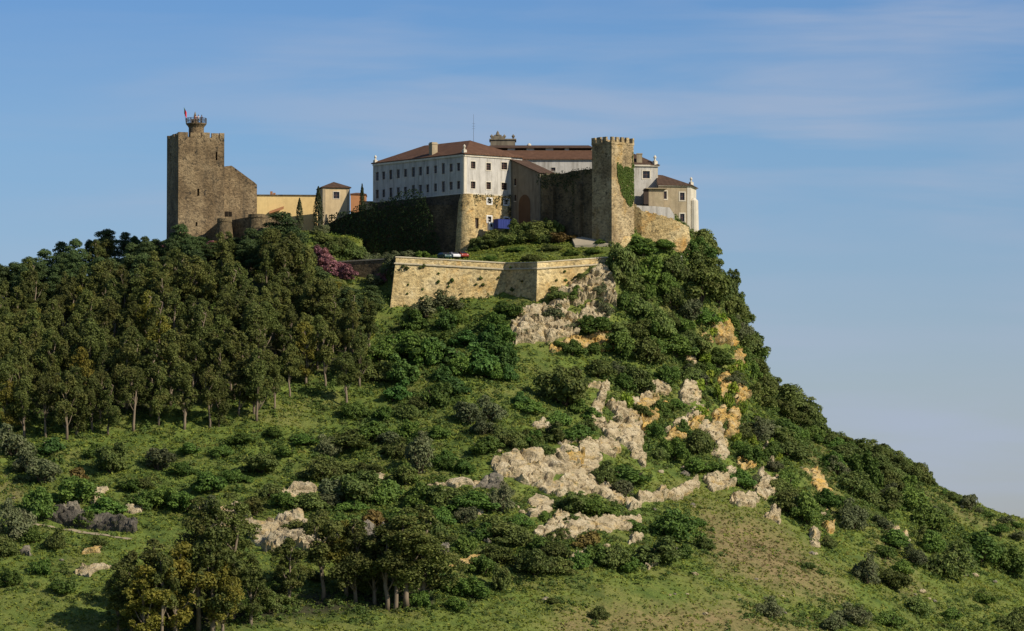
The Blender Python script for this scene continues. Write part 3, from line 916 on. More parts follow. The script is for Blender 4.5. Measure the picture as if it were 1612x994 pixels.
# ---- ruined hall beside the keep --------------------------------------------
HY = 1092.0
h0, h1 = v2(P(351, 300, HY - 1)), v2(P(404.5, 300, HY + 2.2))
hall = thing('stone_hall', (h0.x, h0.y, 120), 'roofless stone hall with sloping gable wall against the keep', 'building')
prof = [(351, 262.5), (364, 261), (368, 263.5), (400, 287), (404.5, 291)]
mb = MB()
dH = (h1 - h0).normalized(); nH = Vector((-dH.y, dH.x))
pp = [(h0 + dH * u_of(h0, h1, px)) for px, py in prof]
for i in range(len(prof) - 1):
    a, b = pp[i], pp[i + 1]
    za, zb = zat(0, prof[i][1], a.y), zat(0, prof[i + 1][1], b.y)
    q = nH * 8.0
    f = [(a.x, a.y, 117), (b.x, b.y, 117), (b.x, b.y, zb), (a.x, a.y, za)]
    bk = [(x + q.x, y + q.y, z) for x, y, z in f]
    mb.quad(*f); mb.quad(*reversed(bk))
    mb.quad(f[3], f[2], bk[2], bk[3], mat=1)
    if i == 0: mb.quad(f[0], f[3], bk[3], bk[0])
    if i == len(prof) - 2: mb.quad(f[1], bk[1], bk[2], f[2])
mb.build('wall', [M['keep'], M['roof2']], hall)
for px in (356.5, 362.5):
    u = u_of(h0, h1, px); a = h0 + dH * u
    mb = MB(); mb.box(a - nH * 0.02, dH, 0.36, 0.1, zat(0, 341, a.y), zat(0, 333.5, a.y)); mb.build('doorway', M['void'], hall)

# ---- outer wall with two half-round turrets ---------------------------------
ow = thing('outer_wall', (P(370, 370, 1082).x, 1082, 118), 'low outer wall with two rounded turrets under the keep', 'wall')
def curtain(root, a, b, za0, za1, zb0, zb1, t, mat, name='wall', batter=0.0, cap=None):
    a, b = v2(a), v2(b); d = (b - a).normalized(); n = Vector((-d.y, d.x))
    mb = MB()
    base = [a - n * batter, b - n * batter, b + n * t, a + n * t]
    topp = [a, b, b + n * t, a + n * t]
    mb.prism(base, [za0, zb0, zb0, za0], [za1, zb1, zb1, za1], topp, topmat=1 if cap else None)
    return mb.build(name, [mat, cap] if cap else mat, root)
w0, w1, w2_, w3, w4 = [P(px, py, Y) for px, py, Y in ((322, 373, 1088.5), (346, 347, 1083.2), (362, 345, 1086.5), (398, 340, 1081.6), (412, 340, 1083.5))]
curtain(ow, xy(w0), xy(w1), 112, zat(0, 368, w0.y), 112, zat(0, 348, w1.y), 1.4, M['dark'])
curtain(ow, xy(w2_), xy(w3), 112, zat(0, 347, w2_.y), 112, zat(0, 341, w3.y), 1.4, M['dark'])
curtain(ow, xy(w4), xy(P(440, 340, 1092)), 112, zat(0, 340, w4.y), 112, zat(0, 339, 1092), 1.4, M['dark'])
for px, py, Y, r in ((353.5, 344.5, 1083.6, 1.5), (404.5, 338, 1082.4, 1.75)):
    c = v2(P(px, py, Y)); z1 = zat(0, py, Y)
    mb = MB()
    mb.lathe(c, [(r * 1.55, z1 - 8), (r * 1.05, z1 - 0.9), (r * 1.13, z1 - 0.75), (r * 1.1, z1)], 20)
    mb.build('turret', M['dark'], ow)

# ---- ochre range and hipped pavilion ----------------------------------------
YY0 = 1127.0
o0, o1 = v2(P(398, 310, YY0)), v2(P(499, 310, YY0 + 1))
zo = zat(0, 308.5, YY0)
och = thing('ochre_building', (o0.x, o0.y, 125), 'long ochre yellow building between the keep and the pavilion', 'building')
mb = MB()
oh = [(u_of(o0, o1, 452.0), u_of(o0, o1, 457.5), zat(0, 342, YY0), zat(0, 335, YY0))]
mb.facade(o0, o1, 116, zo, oh, 0.3)
q = Vector((-0.0, 9.0))
mb.facade(o1, o1 + q, 116, zo); mb.facade(o1 + q, o0 + q, 116, zo); mb.facade(o0 + q, o0, 116, zo)
mb.build('wall', M['ochre'], och)
mb = MB()
c = (o0 + o1 + q) / 2
mb.box((o0 + o1) / 2 + q / 2, (o1 - o0).normalized(), (o1 - o0).length / 2 + 0.15, q.length / 2 + 0.15, zo, zo + 0.3)
mb.build('roof', M['dark'], och)
for u0, u1, v0, v1 in oh: window(och, o0, o1, u0, u1, v0, v1, 0.28, 0.0)
for px, h in ((426.5, 0.9), (431, 0.55)):
    mb = MB(); cc = o0 + (o1 - o0).normalized() * u_of(o0, o1, px) + Vector((0, 2)); mb.box(cc, (1, 0), 0.28, 0.3, zo + 0.3, zo + 0.3 + h); mb.build('chimney', M['orange'], och)
# lean-to strip of tiles on its wall
mb = MB()
a, b = P(424, 333.5, YY0), P(447, 326.5, YY0 + 0.5)
mb.quad((a.x, a.y - 1.3, a.z - 0.35), (b.x, b.y - 1.3, b.z - 0.35), (b.x, b.y - 0.02, b.z + 0.25), (a.x, a.y - 0.02, a.z + 0.1))
mb.quad((a.x, a.y - 1.3, a.z - 0.55), (b.x, b.y - 1.3, b.z - 0.55), (b.x, b.y - 1.3, b.z - 0.35), (a.x, a.y - 1.3, a.z - 0.35))
mb.build('lean_to_roof', M['orange'], och)

p0 = v2(P(508, 320, 1115.5)); th = R(12)
dP = Vector((math.cos(th), math.sin(th))); nP = Vector((-dP.y, dP.x))
p1 = p0 + dP * 6.25; p3 = p0 + nP * 6.6 - dP * 0.0; p2 = p1 + nP * 6.6
pzt = zat(0, 296, 1115.5)
pav = thing('pavilion', (p0.x, p0.y, 122), 'small cream corner pavilion with pointed tile roof and one window', 'building')
uw = u_of(p0, p1, 529.5)
ph = [(uw - 0.68, uw + 0.68, zat(0, 313, 1116.5), zat(0, 302.5, 1116.5))]
mb = MB()
mb.facade(p0, p1, 114, pzt, ph, 0.3); mb.facade(p3, p0, 114, pzt, mat=1); mb.facade(p1, p2, 114, pzt); mb.facade(p2, p3, 114, pzt)  # left face takes a darker plaster, its shade put into the colour
mb.build('wall', [M['cream'], M['beige']], pav)
for h in ph: window(pav, p0, p1, *h, 0.28, 0.14, bars=(1, 1))
mb = MB(); hip(mb, [p0, p1, p2, p3], pzt + 0.25, 1.45, 3.1, 0.35); mb.build('roof', M['roof2'], pav)
mb = MB()
mb.box(p0 + dP * 0.3 - nP * 0.02, dP, 0.32, 0.06, 114, pzt - 0.02); mb.box(p1 - dP * 0.3 - nP * 0.02, dP, 0.32, 0.06, 114, pzt - 0.02)
mb.build('corner_pilaster', M['beige'], pav)

# low orange house and pale house behind it
q0, q1 = v2(P(552, 310, 1130)), v2(P(576, 310, 1131)); zq = zat(0, 306.5, 1130)
oh_ = thing('orange_house', (q0.x, q0.y, 122), 'low terracotta house just behind the pavilion', 'house')
mb = MB(); mb.prism([q0, q1, q1 + Vector((0, 6)), q0 + Vector((0, 6))], 112, zq); mb.build('wall', M['orange'], oh_)
mb = MB(); hip(mb, [q0, q1, q1 + Vector((0, 6)), q0 + Vector((0, 6))], zq + 0.2, 0.5, 1.2, 0.2); mb.build('roof', M['roof'], oh_)
mb = MB(); q_ = q0 + (q1 - q0) * 0.62; mb.box(q_ + Vector((0, -0.02)), (1, 0), 0.45, 0.06, zat(0, 329, 1130), zat(0, 322, 1130)); mb.build('door', M['void'], oh_)
q0, q1 = v2(P(570, 310, 1126)), v2(P(590, 310, 1127)); zq = zat(0, 318, 1126)
ph_ = thing('cream_house', (q0.x, q0.y, 122), 'little cream house between the cypress and the white convent', 'house')
mb = MB(); mb.prism([q0, q1, q1 + Vector((0, 1.6)), q0 + Vector((0, 1.6))], 112, zq); mb.build('wall', M['cream'], ph_)
mb = MB(); mb.box((q0 + q1) / 2 + Vector((0, 0.8)), (1, 0), 1.55, 0.95, zq, zq + 0.18); mb.build('roof', M['roof'], ph_)

# ---- convent ----------------------------------------------------------------
N = v2(P(730.5, 243, 1090)); ZE = zat(730.5, 243, 1090)
L_ = v2(P(587.5, 259, 1114.3)); Rr = v2(P(804, 249, 1097.4))
dL = (L_ - N).normalized(); dR = (Rr - N).normalized()
ZB = zat(0, 304.5, 1090)
conv = thing('convent', (N.x, N.y, 116), 'large white convent with two rows of windows and hipped red tile roof', 'convent')
LL = (N - L_).length
rows = [((278, 263), 15.5), ((306, 291.5), 15.5)]
uws = [134, 175, 219, 266, 311, 361, 405, 450, 499, 547, 597, 643]
tall = {2, 9}
holes = []
for (pl, pr), hpx in rows:
    for i, x in enumerate(uws):
        px = 560 + x / 3.976
        u = u_of(L_, N, px)
        py = pl + (pr - pl) * i / 11.0
        h = (1.45 if i % 3 else 1.6) * (1.22 if i in tall or (i == 5) else 1.0)
        zc = zw(L_, N, u, py)
        holes.append((u - 0.55, u + 0.55, zc - h * 0.62, zc + h * 0.62))
RL = (Rr - N).length
hr = []
for px, ya, yb in ((744.7, 260, 291.5), (769, 262.5, 292.5), (793.7, 261.5, 293.5)):
    u = u_of(N, Rr, px)
    for k, py in enumerate((ya, yb)):
        zc = zw(N, Rr, u, py)
        ww = 0.62 if px != 793.7 else 0.8
        hr.append((u - ww, u + ww, zc - 0.82, zc + 0.78))
N2 = Rr + dL * 16.0        # back corners
L2 = L_ + dR * 16.0; N3 = N + dR * 16.0
mb = MB()
mb.facade(L_, N, ZB, ZE, holes, 0.3)
mb.facade(N, Rr, ZB, ZE, hr, 0.3)
mb.facade(Rr, N3, ZB, ZE); mb.facade(N3, L2, ZB, ZE); mb.facade(L2, L_, ZB, ZE)
mb.build('wall', M['white'], conv)
for i, h in enumerate(holes): window(conv, L_, N, *h, 0.28, 0.0, bars=(1, 2))
for h in hr: window(conv, N, Rr, *h, 0.28, 0.2, bars=(1, 2))
mb = MB()   # cornice, corner strips and the band between wall and base
def strip(mb, a, b, z0, z1, out):
    a, b = v2(a), v2(b); d = (b - a).normalized(); n = Vector((-d.y, d.x))
    mb.box((a + b) / 2 - n * (out / 2 - 0.03), d, (b - a).length / 2, out / 2 + 0.03, z0, z1)
strip(mb, L_, N, ZE - 0.45, ZE - 0.02, 0.22); strip(mb, N + dR * 0.01, Rr, ZE - 0.46, ZE - 0.021, 0.22)
strip(mb, L_, N, ZB - 0.12, ZB + 0.12, 0.12); strip(mb, N + dR * 0.01, Rr, ZB - 0.13, ZB + 0.121, 0.12)
strip(mb, N - (-dL) * 0 + dL * 0.75, N + dL * 0.02, ZB + 0.122, ZE - 0.47, 0.06); strip(mb, N + dR * 0.02, N + dR * 0.7, ZB + 0.123, ZE - 0.471, 0.06)
strip(mb, Rr - dR * 0.5, Rr, ZB + 0.122, ZE - 0.47, 0.06); strip(mb, L_, L_ - dL * 0.5, ZB + 0.123, ZE - 0.47, 0.06)
mb.build('cornice', M['trim'], conv)
mb = MB(); rE, rF = hip(mb, [L_, N, N3, L2], ZE + 0.22, 3.9, 8.0, 0.4)
mb.build('roof', M['roof'], conv)
finial(conv, L_ - dL * 0.35 + dR * 0.35, ZE + 0.05, 0.85); finial(conv, N + dL * 0.35 + dR * 0.35, ZE + 0.15, 0.9)
ch = L_ + (N - L_).normalized() * u_of(L_, N, 673) + dR * 1.6
mb = MB(); zc = zat(0, 224.5, ch.y)
mb.box(ch, dR, 0.75, 0.62, ZE - 0.2, zc - 0.5); mb.box(ch, dR, 0.86, 0.73, zc - 0.5, zc - 0.25); mb.box(ch, dR, 0.7, 0.57, zc - 0.25, zc)
mb.build('chimney', M['beige'], conv)
am = P(745.5, 222, 1100)
ant = MB(); ant.tube([(am.x, am.y, am.z - 1.5), (am.x, am.y, zat(0, 180, 1100))], [0.05, 0.025], 5)
for k in range(3): ant.tube([(am.x - 0.35, am.y, zat(0, 195 + k * 4, 1100)), (am.x + 0.35, am.y, zat(0, 195 + k * 4, 1100))], 0.02, 4)
tag(ant.build('antenna_mast', M['metal'], None, origin=(am.x, am.y, am.z - 1.5)), 'thin antenna mast rising behind the convent roof', 'antenna')
# base: stone below the left facade, rounded corner buttress, golden lower front
mb = MB()
b0 = L_ - Vector((dR.x, dR.y)) * 0.25; b1 = N + dL * 1.2 - dR * 0.25
b0e = b0 + dL * 9.0
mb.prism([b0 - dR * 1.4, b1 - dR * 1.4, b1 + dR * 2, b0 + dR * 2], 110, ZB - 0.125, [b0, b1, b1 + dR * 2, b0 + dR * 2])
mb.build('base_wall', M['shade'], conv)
for px, py in ((668.5, 345), (686.5, 345)):
    pass
hb = []
zl = [(770, 317, 1.1, 1.1), (796.5, 318.5, 1.15, 1.15), (770, 345.5, 1.05, 1.25), (797, 347, 1.2, 1.1)]
for px, py, w, h in zl:
    u = u_of(N, Rr, px); zc = zw(N, Rr, u, py); hb.append((u - w / 2, u + w / 2, zc - h / 2, zc + h / 2))
ud = u_of(N, Rr, 748); door = (ud - 0.85, ud + 0.85, zw(N, Rr, ud, 360), zw(N, Rr, ud, 343.5))
NN, RN = N - Vector((-dR.y, dR.x)) * 0.12, Rr - Vector((-dR.y, dR.x)) * 0.12
mb = MB(); mb.facade(NN, RN, 112, ZB - 0.13, hb + [door], 0.45)
mb.facade(RN, RN + dL * 2, 112, ZB - 0.13)
mb.quad((NN.x, NN.y, ZB - 0.131), (RN.x, RN.y, ZB - 0.131), (Rr.x + dL.x, Rr.y + dL.y, ZB - 0.131), (N.x + dL.x, N.y + dL.y, ZB - 0.131))
mb.build('lower_front', M['gold'], conv)
for h in hb: window(conv, NN, RN, *h, 0.4, 0.28, M['wframe'], bars=(1, 1), bar=M['wframe'], label='white framed window low in the golden stone front')
mb = MB(); a = NN; d = dR; n = Vector((-d.y, d.x))
mb.quad(*[(a.x + d.x * u + n.x * 0.4, a.y + d.y * u + n.y * 0.4, v) for u, v in ((door[0], door[2]), (door[1], door[2]), (door[1], door[3]), (door[0], door[3]))])
mb.build('door', M['wood'], conv)
mb = MB()
bc = N + dL * 0.3 + dR * 1.15
zz0, zz1 = 114.0, ZB - 0.14
mb.lathe(bc, [(3.5, zz0), (2.95, zz0 + 3.6), (2.9, zz0 + 4.2), (2.62, zz0 + 8.0), (2.0, zz1 - 1.8), (1.5, zz1)], 26, R(140), R(320))
bt = mb.build('corner_buttress', M['gold'], conv, smooth=False)
# long rear range with raised skylight ridge
r0, r1 = v2(P(778, 250, 1101.5)), v2(P(1002, 251, 1101.5))
rng = thing('rear_range', (r0.x, r0.y, 118), 'long tile roofed range with white wall behind the square tower', 'building')
dep = Vector((0, 20))
mb = MB()
rh = [(u_of(r0, r1, 871) - 0.5, u_of(r0, r1, 871) + 0.5, zat(0, 269.5, 1101.5), zat(0, 264, 1101.5))]
mb.facade(r0, r1, 118, ZE, rh, 0.3); mb.facade(r1, r1 + dep, 118, ZE); mb.facade(r1 + dep, r0 + dep, 118, ZE); mb.facade(r0 + dep, r0, 118, ZE)
mb.build('wall', M['white'], rng)
for h in rh: window(rng, r0, r1, *h, 0.28, 0.1)
mb = MB(); strip(mb, r0, r1, ZE - 0.4, ZE - 0.02, 0.25); mb.build('cornice', M['trim'], rng)
zr1 = zat(0, 237, 1108.2)
mb = MB()
e = 0.45
a, b = r0 + Vector((-6, -e)), r1 + Vector((e, -e))
for i in range(1):
    mb.quad((a.x, a.y, ZE), (b.x, b.y, ZE), (b.x - 4, 1108.2, zr1), (a.x, 1108.2, zr1))
    mb.quad((b.x, b.y, ZE), (b.x, b.y + 20.9, ZE), (b.x - 4, 1115.6, zr1), (b.x - 4, 1108.2, zr1))
    mb.quad((b.x, b.y + 20.9, ZE), (a.x, a.y + 20.9, ZE), (a.x, 1115.6, zr1), (b.x - 4, 1115.6, zr1))
    mb.quad((a.x, a.y, ZE - 0.2), (b.x, b.y, ZE - 0.2), (b.x, b.y, ZE), (a.x, a.y, ZE))
mb.build('roof', M['roof'], rng)
ms0, ms1 = P(765, 236, 1108.6), P(934, 236, 1108.6)
zb0, zb1 = zr1 - 0.1, zat(0, 232.8, 1108.6)
mb = MB(); mb.prism([(ms0.x, 1108.6), (ms1.x, 1108.6), (ms1.x, 1115.2), (ms0.x, 1115.2)], zb0, zb1)
sk = mb.build('raised_ridge', M['trim'], rng)
mb = MB()
zt = zb1 + 0.85
mb.quad((ms0.x - .3, 1108.1, zb1), (ms1.x + .3, 1108.1, zb1), (ms1.x - 1, 1111.9, zt), (ms0.x + 1, 1111.9, zt))
mb.quad((ms1.x + .3, 1108.1, zb1), (ms1.x + .3, 1115.7, zb1), (ms1.x - 1, 1111.9, zt))
mb.quad((ms1.x + .3, 1115.7, zb1), (ms0.x - .3, 1115.7, zb1), (ms0.x + 1, 1111.9, zt), (ms1.x - 1, 1111.9, zt))
mb.quad((ms0.x - .3, 1115.7, zb1), (ms0.x - .3, 1108.1, zb1), (ms0.x + 1, 1111.9, zt))
mb.quad((ms0.x - .3, 1108.1, zb1 - .12), (ms1.x + .3, 1108.1, zb1 - .12), (ms1.x + .3, 1108.1, zb1), (ms0.x - .3, 1108.1, zb1))
mb.build('ridge_roof', M['roof2'], sk)
for px in (790, 820, 850, 880, 905, 922):
    q = P(px, 234.5, 1108.55); mb = MB(); mb.box((q.x, q.y), (1, 0), 1.3, 0.07, zr1 + 0.08, zb1 - 0.13); mb.build('skylight', M['void'], sk)
q = P(833, 228, 1112); mb = MB(); mb.lathe((q.x, q.y), [(0.5, zt - 0.4), (0.5, zt + 0.1), (0.2, zt + 0.45)], 10); mb.build('vent', M['trim'], rng)
# church parapet with urns that shows above the roof
c0, c1 = P(772, 221, 1116), P(811, 222, 1116)
chp = thing('church_parapet', (c0.x, 1116, ZE), 'ornate church gable with pinnacle and urns above the convent roof', 'church')
mb = MB()
zbt = zat(0, 220.5, 1116)
mb.prism([(c0.x, 1116), (c1.x, 1116), (c1.x, 1131), (c0.x, 1131)], ZE, zbt)
mb.prism([(c0.x - .25, 1115.75), (c1.x + .25, 1115.75), (c1.x + .25, 1122.2), (c0.x - .25, 1122.2)], zbt, zbt + 0.25)
mb.build('wall', M['shade_grime'], chp)
mb = MB()
for px in (776, 781, 786, 791):
    pass
pz = P(783.5, 215, 1116)
mb.box((pz.x, 1116.6), (1, 0), 1.5, 0.5, zbt + 0.25, zat(0, 214.6, 1116)); mb.box((pz.x, 1116.6), (1, 0), 0.9, 0.4, zat(0, 214.6, 1116), zat(0, 212.5, 1116))
mb.lathe((pz.x, 1116.6), [(0.62, zat(0, 212.5, 1116)), (0.4, zat(0, 211, 1116)), (0.3, zat(0, 208.5, 1116)), (0.03, zat(0, 205.5, 1116))], 10)
mb.build('pinnacle', M['shade_grime'], chp)
for px in (774, 794, 808):
    q = P(px, 216, 1116); zz = zbt + 0.25
    mb = MB(); mb.lathe((q.x, 1116.5), [(0.2, zz), (0.16, zz + 0.2), (0.38, zz + 0.5), (0.4, zz + 0.7), (0.12, zz + 0.95), (0.03, zz + 1.1)], 9); mb.build('urn', M['shade_grime'], chp)
# wing in shade right of the lit front, with sloping top
f0, f1 = Rr + dR * 0.02, v2(P(850, 300, 1090.2))
dF = (f1 - f0).normalized(); nF = Vector((-dF.y, dF.x))
wing = thing('lean_to_wing', (f0.x, f0.y, 116), 'grey plastered wing under a sloping roof right of the lit convent front', 'building')
zf0, zf1 = zat(0, 251, f0.y), zat(0, 272, f1.y)
mb = MB()
hw = []
for px, py, w, h in ((811, 287, 0.7, 1.6), (811, 312, 0.7, 1.4), (822, 285, 0.5, 2.6)):
    u = u_of(f0, f1, px); zc = zw(f0, f1, u, py); hw.append((u - w / 2, u + w / 2, zc - h / 2, zc + h / 2))
LF = (f1 - f0).length
mb.facade(f0, f1, 112, zf1 - 0.6, [h for h in hw if h[3] < zf1 - 0.7], 0.3)
mb.quad((f0.x, f0.y, zf1 - 0.6), (f1.x, f1.y, zf1 - 0.6), (f1.x, f1.y, zf1), (f0.x, f0.y, zf0))
q = nF * 5.0
mb.quad((f1.x, f1.y, 112), (f1.x + q.x, f1.y + q.y, 112), (f1.x + q.x, f1.y + q.y, zf1), (f1.x, f1.y, zf1))
mb.build('wall', M['shade_grime'], wing)
for h in hw:
    if h[3] < zf1 - 0.7: window(wing, f0, f1, *h, 0.28, 0.0)
mb = MB()
a, b = f0 - nF * 0.35, f1 - nF * 0.35 + dF * 0.4
mb.quad((a.x, a.y, zf0 + 0.05), (b.x, b.y, zf1 - 0.1), (b.x + q.x * 1.1, b.y + q.y * 1.1, zf1 - 0.1), (a.x + q.x * 1.1, a.y + q.y * 1.1, zf0 + 0.05))
mb.quad((a.x, a.y, zf0 - 0.15), (b.x, b.y, zf1 - 0.3), (b.x, b.y, zf1 - 0.1), (a.x, a.y, zf0 + 0.05))
mb.build('roof', M['roof2'], wing)
# big brick arch at its foot
ua = u_of(f0, f1, 826); ac = f0 + dF * ua
mb = MB()
zs = zat(0, 322, ac.y)
rim = []
for i in range(13):
    t = math.pi * i / 12
    rim.append((ac + dF * (1.95 * math.cos(t)) - nF * 0.06, zs + 2.2 * math.sin(t)))
pts = [(p.x, p.y, z) for p, z in rim]
lo = [(pts[-1][0], pts[-1][1], 114), (pts[0][0], pts[0][1], 114)]
mb.quad(*(pts + lo)[::-1])
mb.build('arch_infill', M['brick'], wing)

# ---- old castle wall running to the square tower ----------------------------
t_f = v2(P(963, 300, 1075.5)); a45 = R(45)
s1 = v2(P(932, 300, 1080.0)); s2 = v2(P(997.5, 300, 1080.4)); s3 = s1 + (s2 - t_f)
TZ0, TZ1 = 112.0, zat(0, 226.5, 1075.5)
g0, g1 = v2(P(846, 300, 1091.0)), s1 + (s1 - t_f).normalized() * 0.0
cw = thing('castle_wall', (g0.x, g0.y, 118), 'tall dark castle wall in shade running to the square tower', 'wall')
zg0, zg1 = zat(0, 277, 1091), zat(0, 266, 1080)
mb = MB()
dG = (g1 - g0).normalized(); nG = Vector((-dG.y, dG.x)); LG = (g1 - g0).length
st = 14
prev = None
for i in range(st + 1):
    u = LG * i / st
    z = zg0 + (zg1 - zg0) * i / st + random.uniform(-0.25, 0.25)
    p = g0 + dG * u
    cur = ((p.x, p.y, 112), (p.x, p.y, z), (p.x + nG.x * 1.8, p.y + nG.y * 1.8, z + 0.1), (p.x + nG.x * 1.8, p.y + nG.y * 1.8, 112))
    if prev:
        mb.quad(prev[0], cur[0], cur[1], prev[1]); mb.quad(prev[1], cur[1], cur[2], prev[2]); mb.quad(cur[3], prev[3], prev[2], cur[2])
    else:
        mb.quad(cur[0], cur[1], cur[2], cur[3])
    prev = cur
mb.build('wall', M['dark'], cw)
for px in (871, 912):
    u = u_of(g0, g1, px); c = g0 + dG * u - nG * 0.35
    mb = MB(); mb.box(c, dG, 0.8 if px > 900 else 0.6, 0.4, 112, zg0 - 2.6); mb.build('buttress', M['dark'], cw)
# square tower
tow = thing('square_tower', (t_f.x, t_f.y, TZ0), 'crenellated square stone tower with ivy on its sunlit face', 'tower')
mb = MB()
tp = [t_f, s2, s3, s1]
bt_ = [t_f + (t_f - (t_f + s3) / 2).normalized() * 0.25, s2 + (s2 - s1).normalized() * 0.2, s3, s1]
mb.prism([*bt_], TZ0, TZ1, tp)
mb.build('wall', M['tower'], tow)
mb = MB(); cen = (t_f + s3) / 2
pr = [p + (p - cen).normalized() * 0.16 for p in tp]
mb.prism(pr, TZ1 + 0.002, TZ1 + 0.5, bottom=True); mb.build('parapet', M['tower'], tow)
merlons(tow, pr, TZ1 + 0.5, 0.95, 1.2, 0.5, 0.62, M['tower'])
for (a, b, px, py, w, h) in ((t_f, s2, 973, 236, 0.5, 0.9), (t_f, s2, 985, 240, 0.5, 0.7), (s1, t_f, 944, 240, 1.5, 1.2)):
    pass
mb = MB()
u = u_of(s1, t_f, 940); d = (t_f - s1).normalized(); c = s1 + d * u - Vector((-d.y, d.x)) * 0.03
# ---- buildings right of the tower -------------------------------------------
w_0, w_1 = v2(P(990, 280, 1093.5)), v2(P(1035.5, 280, 1094.5))
ZW = zat(0, 259.5, 1093.5)
wb = thing('white_house', (w_0.x, w_0.y, 124), 'whitewashed house with one window right of the square tower', 'building')
uw = u_of(w_0, w_1, 1017.5)
hs = [(uw - 0.8, uw + 0.8, zat(0, 281, 1094), zat(0, 269.5, 1094))]
mb = MB(); mb.facade(w_0, w_1, 116, ZW, hs, 0.3); q = Vector((-1.0, 10))
mb.facade(w_1, w_1 + q, 116, ZW); mb.facade(w_1 + q, w_0 + q, 116, ZW); mb.facade(w_0 + q, w_0, 116, ZW)
mb.build('wall', M['white'], wb)
for h in hs: window(wb, w_0, w_1, *h, 0.28, 0.28, bars=(1, 1))
mb = MB(); strip(mb, w_0, w_1 + Vector((0.35, 0)), ZW - 0.35, ZW - 0.01, 0.3); strip(mb, w_1 - Vector((0.55, 0)), w_1 + Vector((0.04, 0)), 116, ZW - 0.36, 0.06); mb.build('cornice', M['trim'], wb)
mb = MB()
a, b = w_0 + Vector((-4, -0.4)), w_1 + Vector((0.5, -0.4))
zr = zat(0, 243, 1100)
mb.quad((a.x, a.y, ZW), (b.x, b.y, ZW), (b.x - 5.6, 1099, zr), (a.x, 1099, zr)); mb.quad((b.x, b.y, ZW), (b.x - 0.8, 1105, ZW), (b.x - 5.6, 1099, zr))
mb.quad((b.x - 0.8, 1105, ZW), (a.x, 1105, ZW), (a.x, 1099, zr), (b.x - 5.6, 1099, zr)); mb.quad((a.x, a.y, ZW - .15), (b.x, b.y, ZW - .15), (b.x, b.y, ZW), (a.x, a.y, ZW))
mb.build('roof', M['roof2'], wb)
q = P(1006.5, 250, 1095.2); mb = MB(); mb.box((q.x, q.y), (1, 0), 0.62, 0.5, ZW - 0.2, zat(0, 243.5, 1095)); mb.box((q.x, q.y), (1, 0), 0.7, 0.58, zat(0, 243.5, 1095), zat(0, 241.8, 1095)); mb.build('chimney', M['beige'], wb)
finial(wb, v2(P(1031, 256, 1094.6)), ZW - 0.05, 0.98)
e0, e1 = v2(P(1036, 300, 1090.5)), v2(P(1086.5, 300, 1091.5)); e2 = v2(P(1096, 300, 1099)); 
ZR = zat(0, 291.5, 1091)
ew = thing('beige_wing', (e0.x, e0.y, 122), 'weathered beige wing with hipped roof at the cliff edge', 'building')
def hole(a, b, px, py, w, h):
    u = u_of(a, b, px); z = zw(a, b, u, py); return (u - w / 2, u + w / 2, z - h / 2, z + h / 2)
hs = [hole(e0, e1, 1074, 309.5, 1.05, 1.7), hole(e0, e1, 1074, 343, 1.0, 1.75), hole(e0, e1, 1047, 307.5, 0.75, 1.7)]
mb = MB(); mb.facade(e0, e1, 112, ZR, hs, 0.3); mb.facade(e1, e2, 112, ZR, mat=1); mb.facade(e2, e2 - Vector((8, -2)), 112, ZR); mb.facade(e2 - Vector((8, -2)), e0, 112, ZR)
mb.build('wall', [M['beige'], M['trim']], ew)
for h in hs: window(ew, e0, e1, *h, 0.28, 0.26, bars=(1, 1))
mb = MB(); strip(mb, e0, e1 + Vector((0.2, 0)), ZR - 0.3, ZR - 0.01, 0.35); strip(mb, e1, e2, ZR - 0.301, ZR - 0.011, 0.3)
strip(mb, e1 - (e1 - e0).normalized() * 0.7, e1, 113, ZR - 0.302, 0.08); strip(mb, e1 + (e2 - e1).normalized() * 0.02, e1 + (e2 - e1).normalized() * 0.8, 113, ZR - 0.303, 0.08)
mb.build('cornice', M['trim'], ew)
mb = MB()
za, zr = ZR, zat(0, 275, 1096)
A = (e0.x - 0.2, e0.y - 0.45, za); B = (e1.x + 0.55, e1.y - 0.45, za); C2 = (e2.x + 0.5, e2.y + 0.3, za); D = (e0.x - 0.2, e2.y + 2, za)
E_ = (e0.x - 0.2, 1096.5, zr); F = (e0.x + 1.2, 1096.5, zr - 0.1)
mb.quad(A, B, F, E_); mb.quad(B, C2, F); mb.quad(C2, D, E_, F)
for s_, t_ in ((A, B), (B, C2)): mb.quad((s_[0], s_[1], za - .16), (t_[0], t_[1], za - .16), t_, s_)
mb.build('roof', M['roof2'], ew)
finial(ew, v2(P(1088, 290, 1092.8)), ZR - 0.05, 0.85)
mb = MB(); q = v2(P(1092.5, 360, 1092.5)); mb.lathe(q, [(1.35, 112), (0.95, zat(0, 316, 1092)), (0.3, zat(0, 312, 1092))], 12); mb.build('buttress', M['trim'], ew)
# box-like annex and sheds in front
x0, x1 = v2(P(1013.5, 310, 1087.5)), v2(P(1045, 310, 1088)); dX = (x1 - x0).normalized()
an = thing('annex', (x0.x, x0.y, 124), 'plain brown box annex on the terrace below the white house', 'annex')
mb = MB(); mb.prism([x0 + dX * 1.1, x1, x1 + Vector((0, 5)), x0 + Vector((1.1, 5))], 116, zat(0, 297.5, 1087.5)); mb.build('wall', M['beige'], an)
mb = MB(); mb.prism([x0, x0 + dX * 1.09, x0 + dX * 1.09 + Vector((0, 4)), x0 + Vector((0, 4))], zat(0, 322, 1087.5), zat(0, 297, 1087.5)); mb.build('shutter', M['wood'], an)
mb = MB(); mb.box((x0 + x1) / 2 + Vector((0.3, 2.3)), dX, (x1 - x0).length / 2 + 0.1, 2.9, zat(0, 297.5, 1087.5), zat(0, 296.3, 1087.5)); mb.build('roof', M['beige'], an)
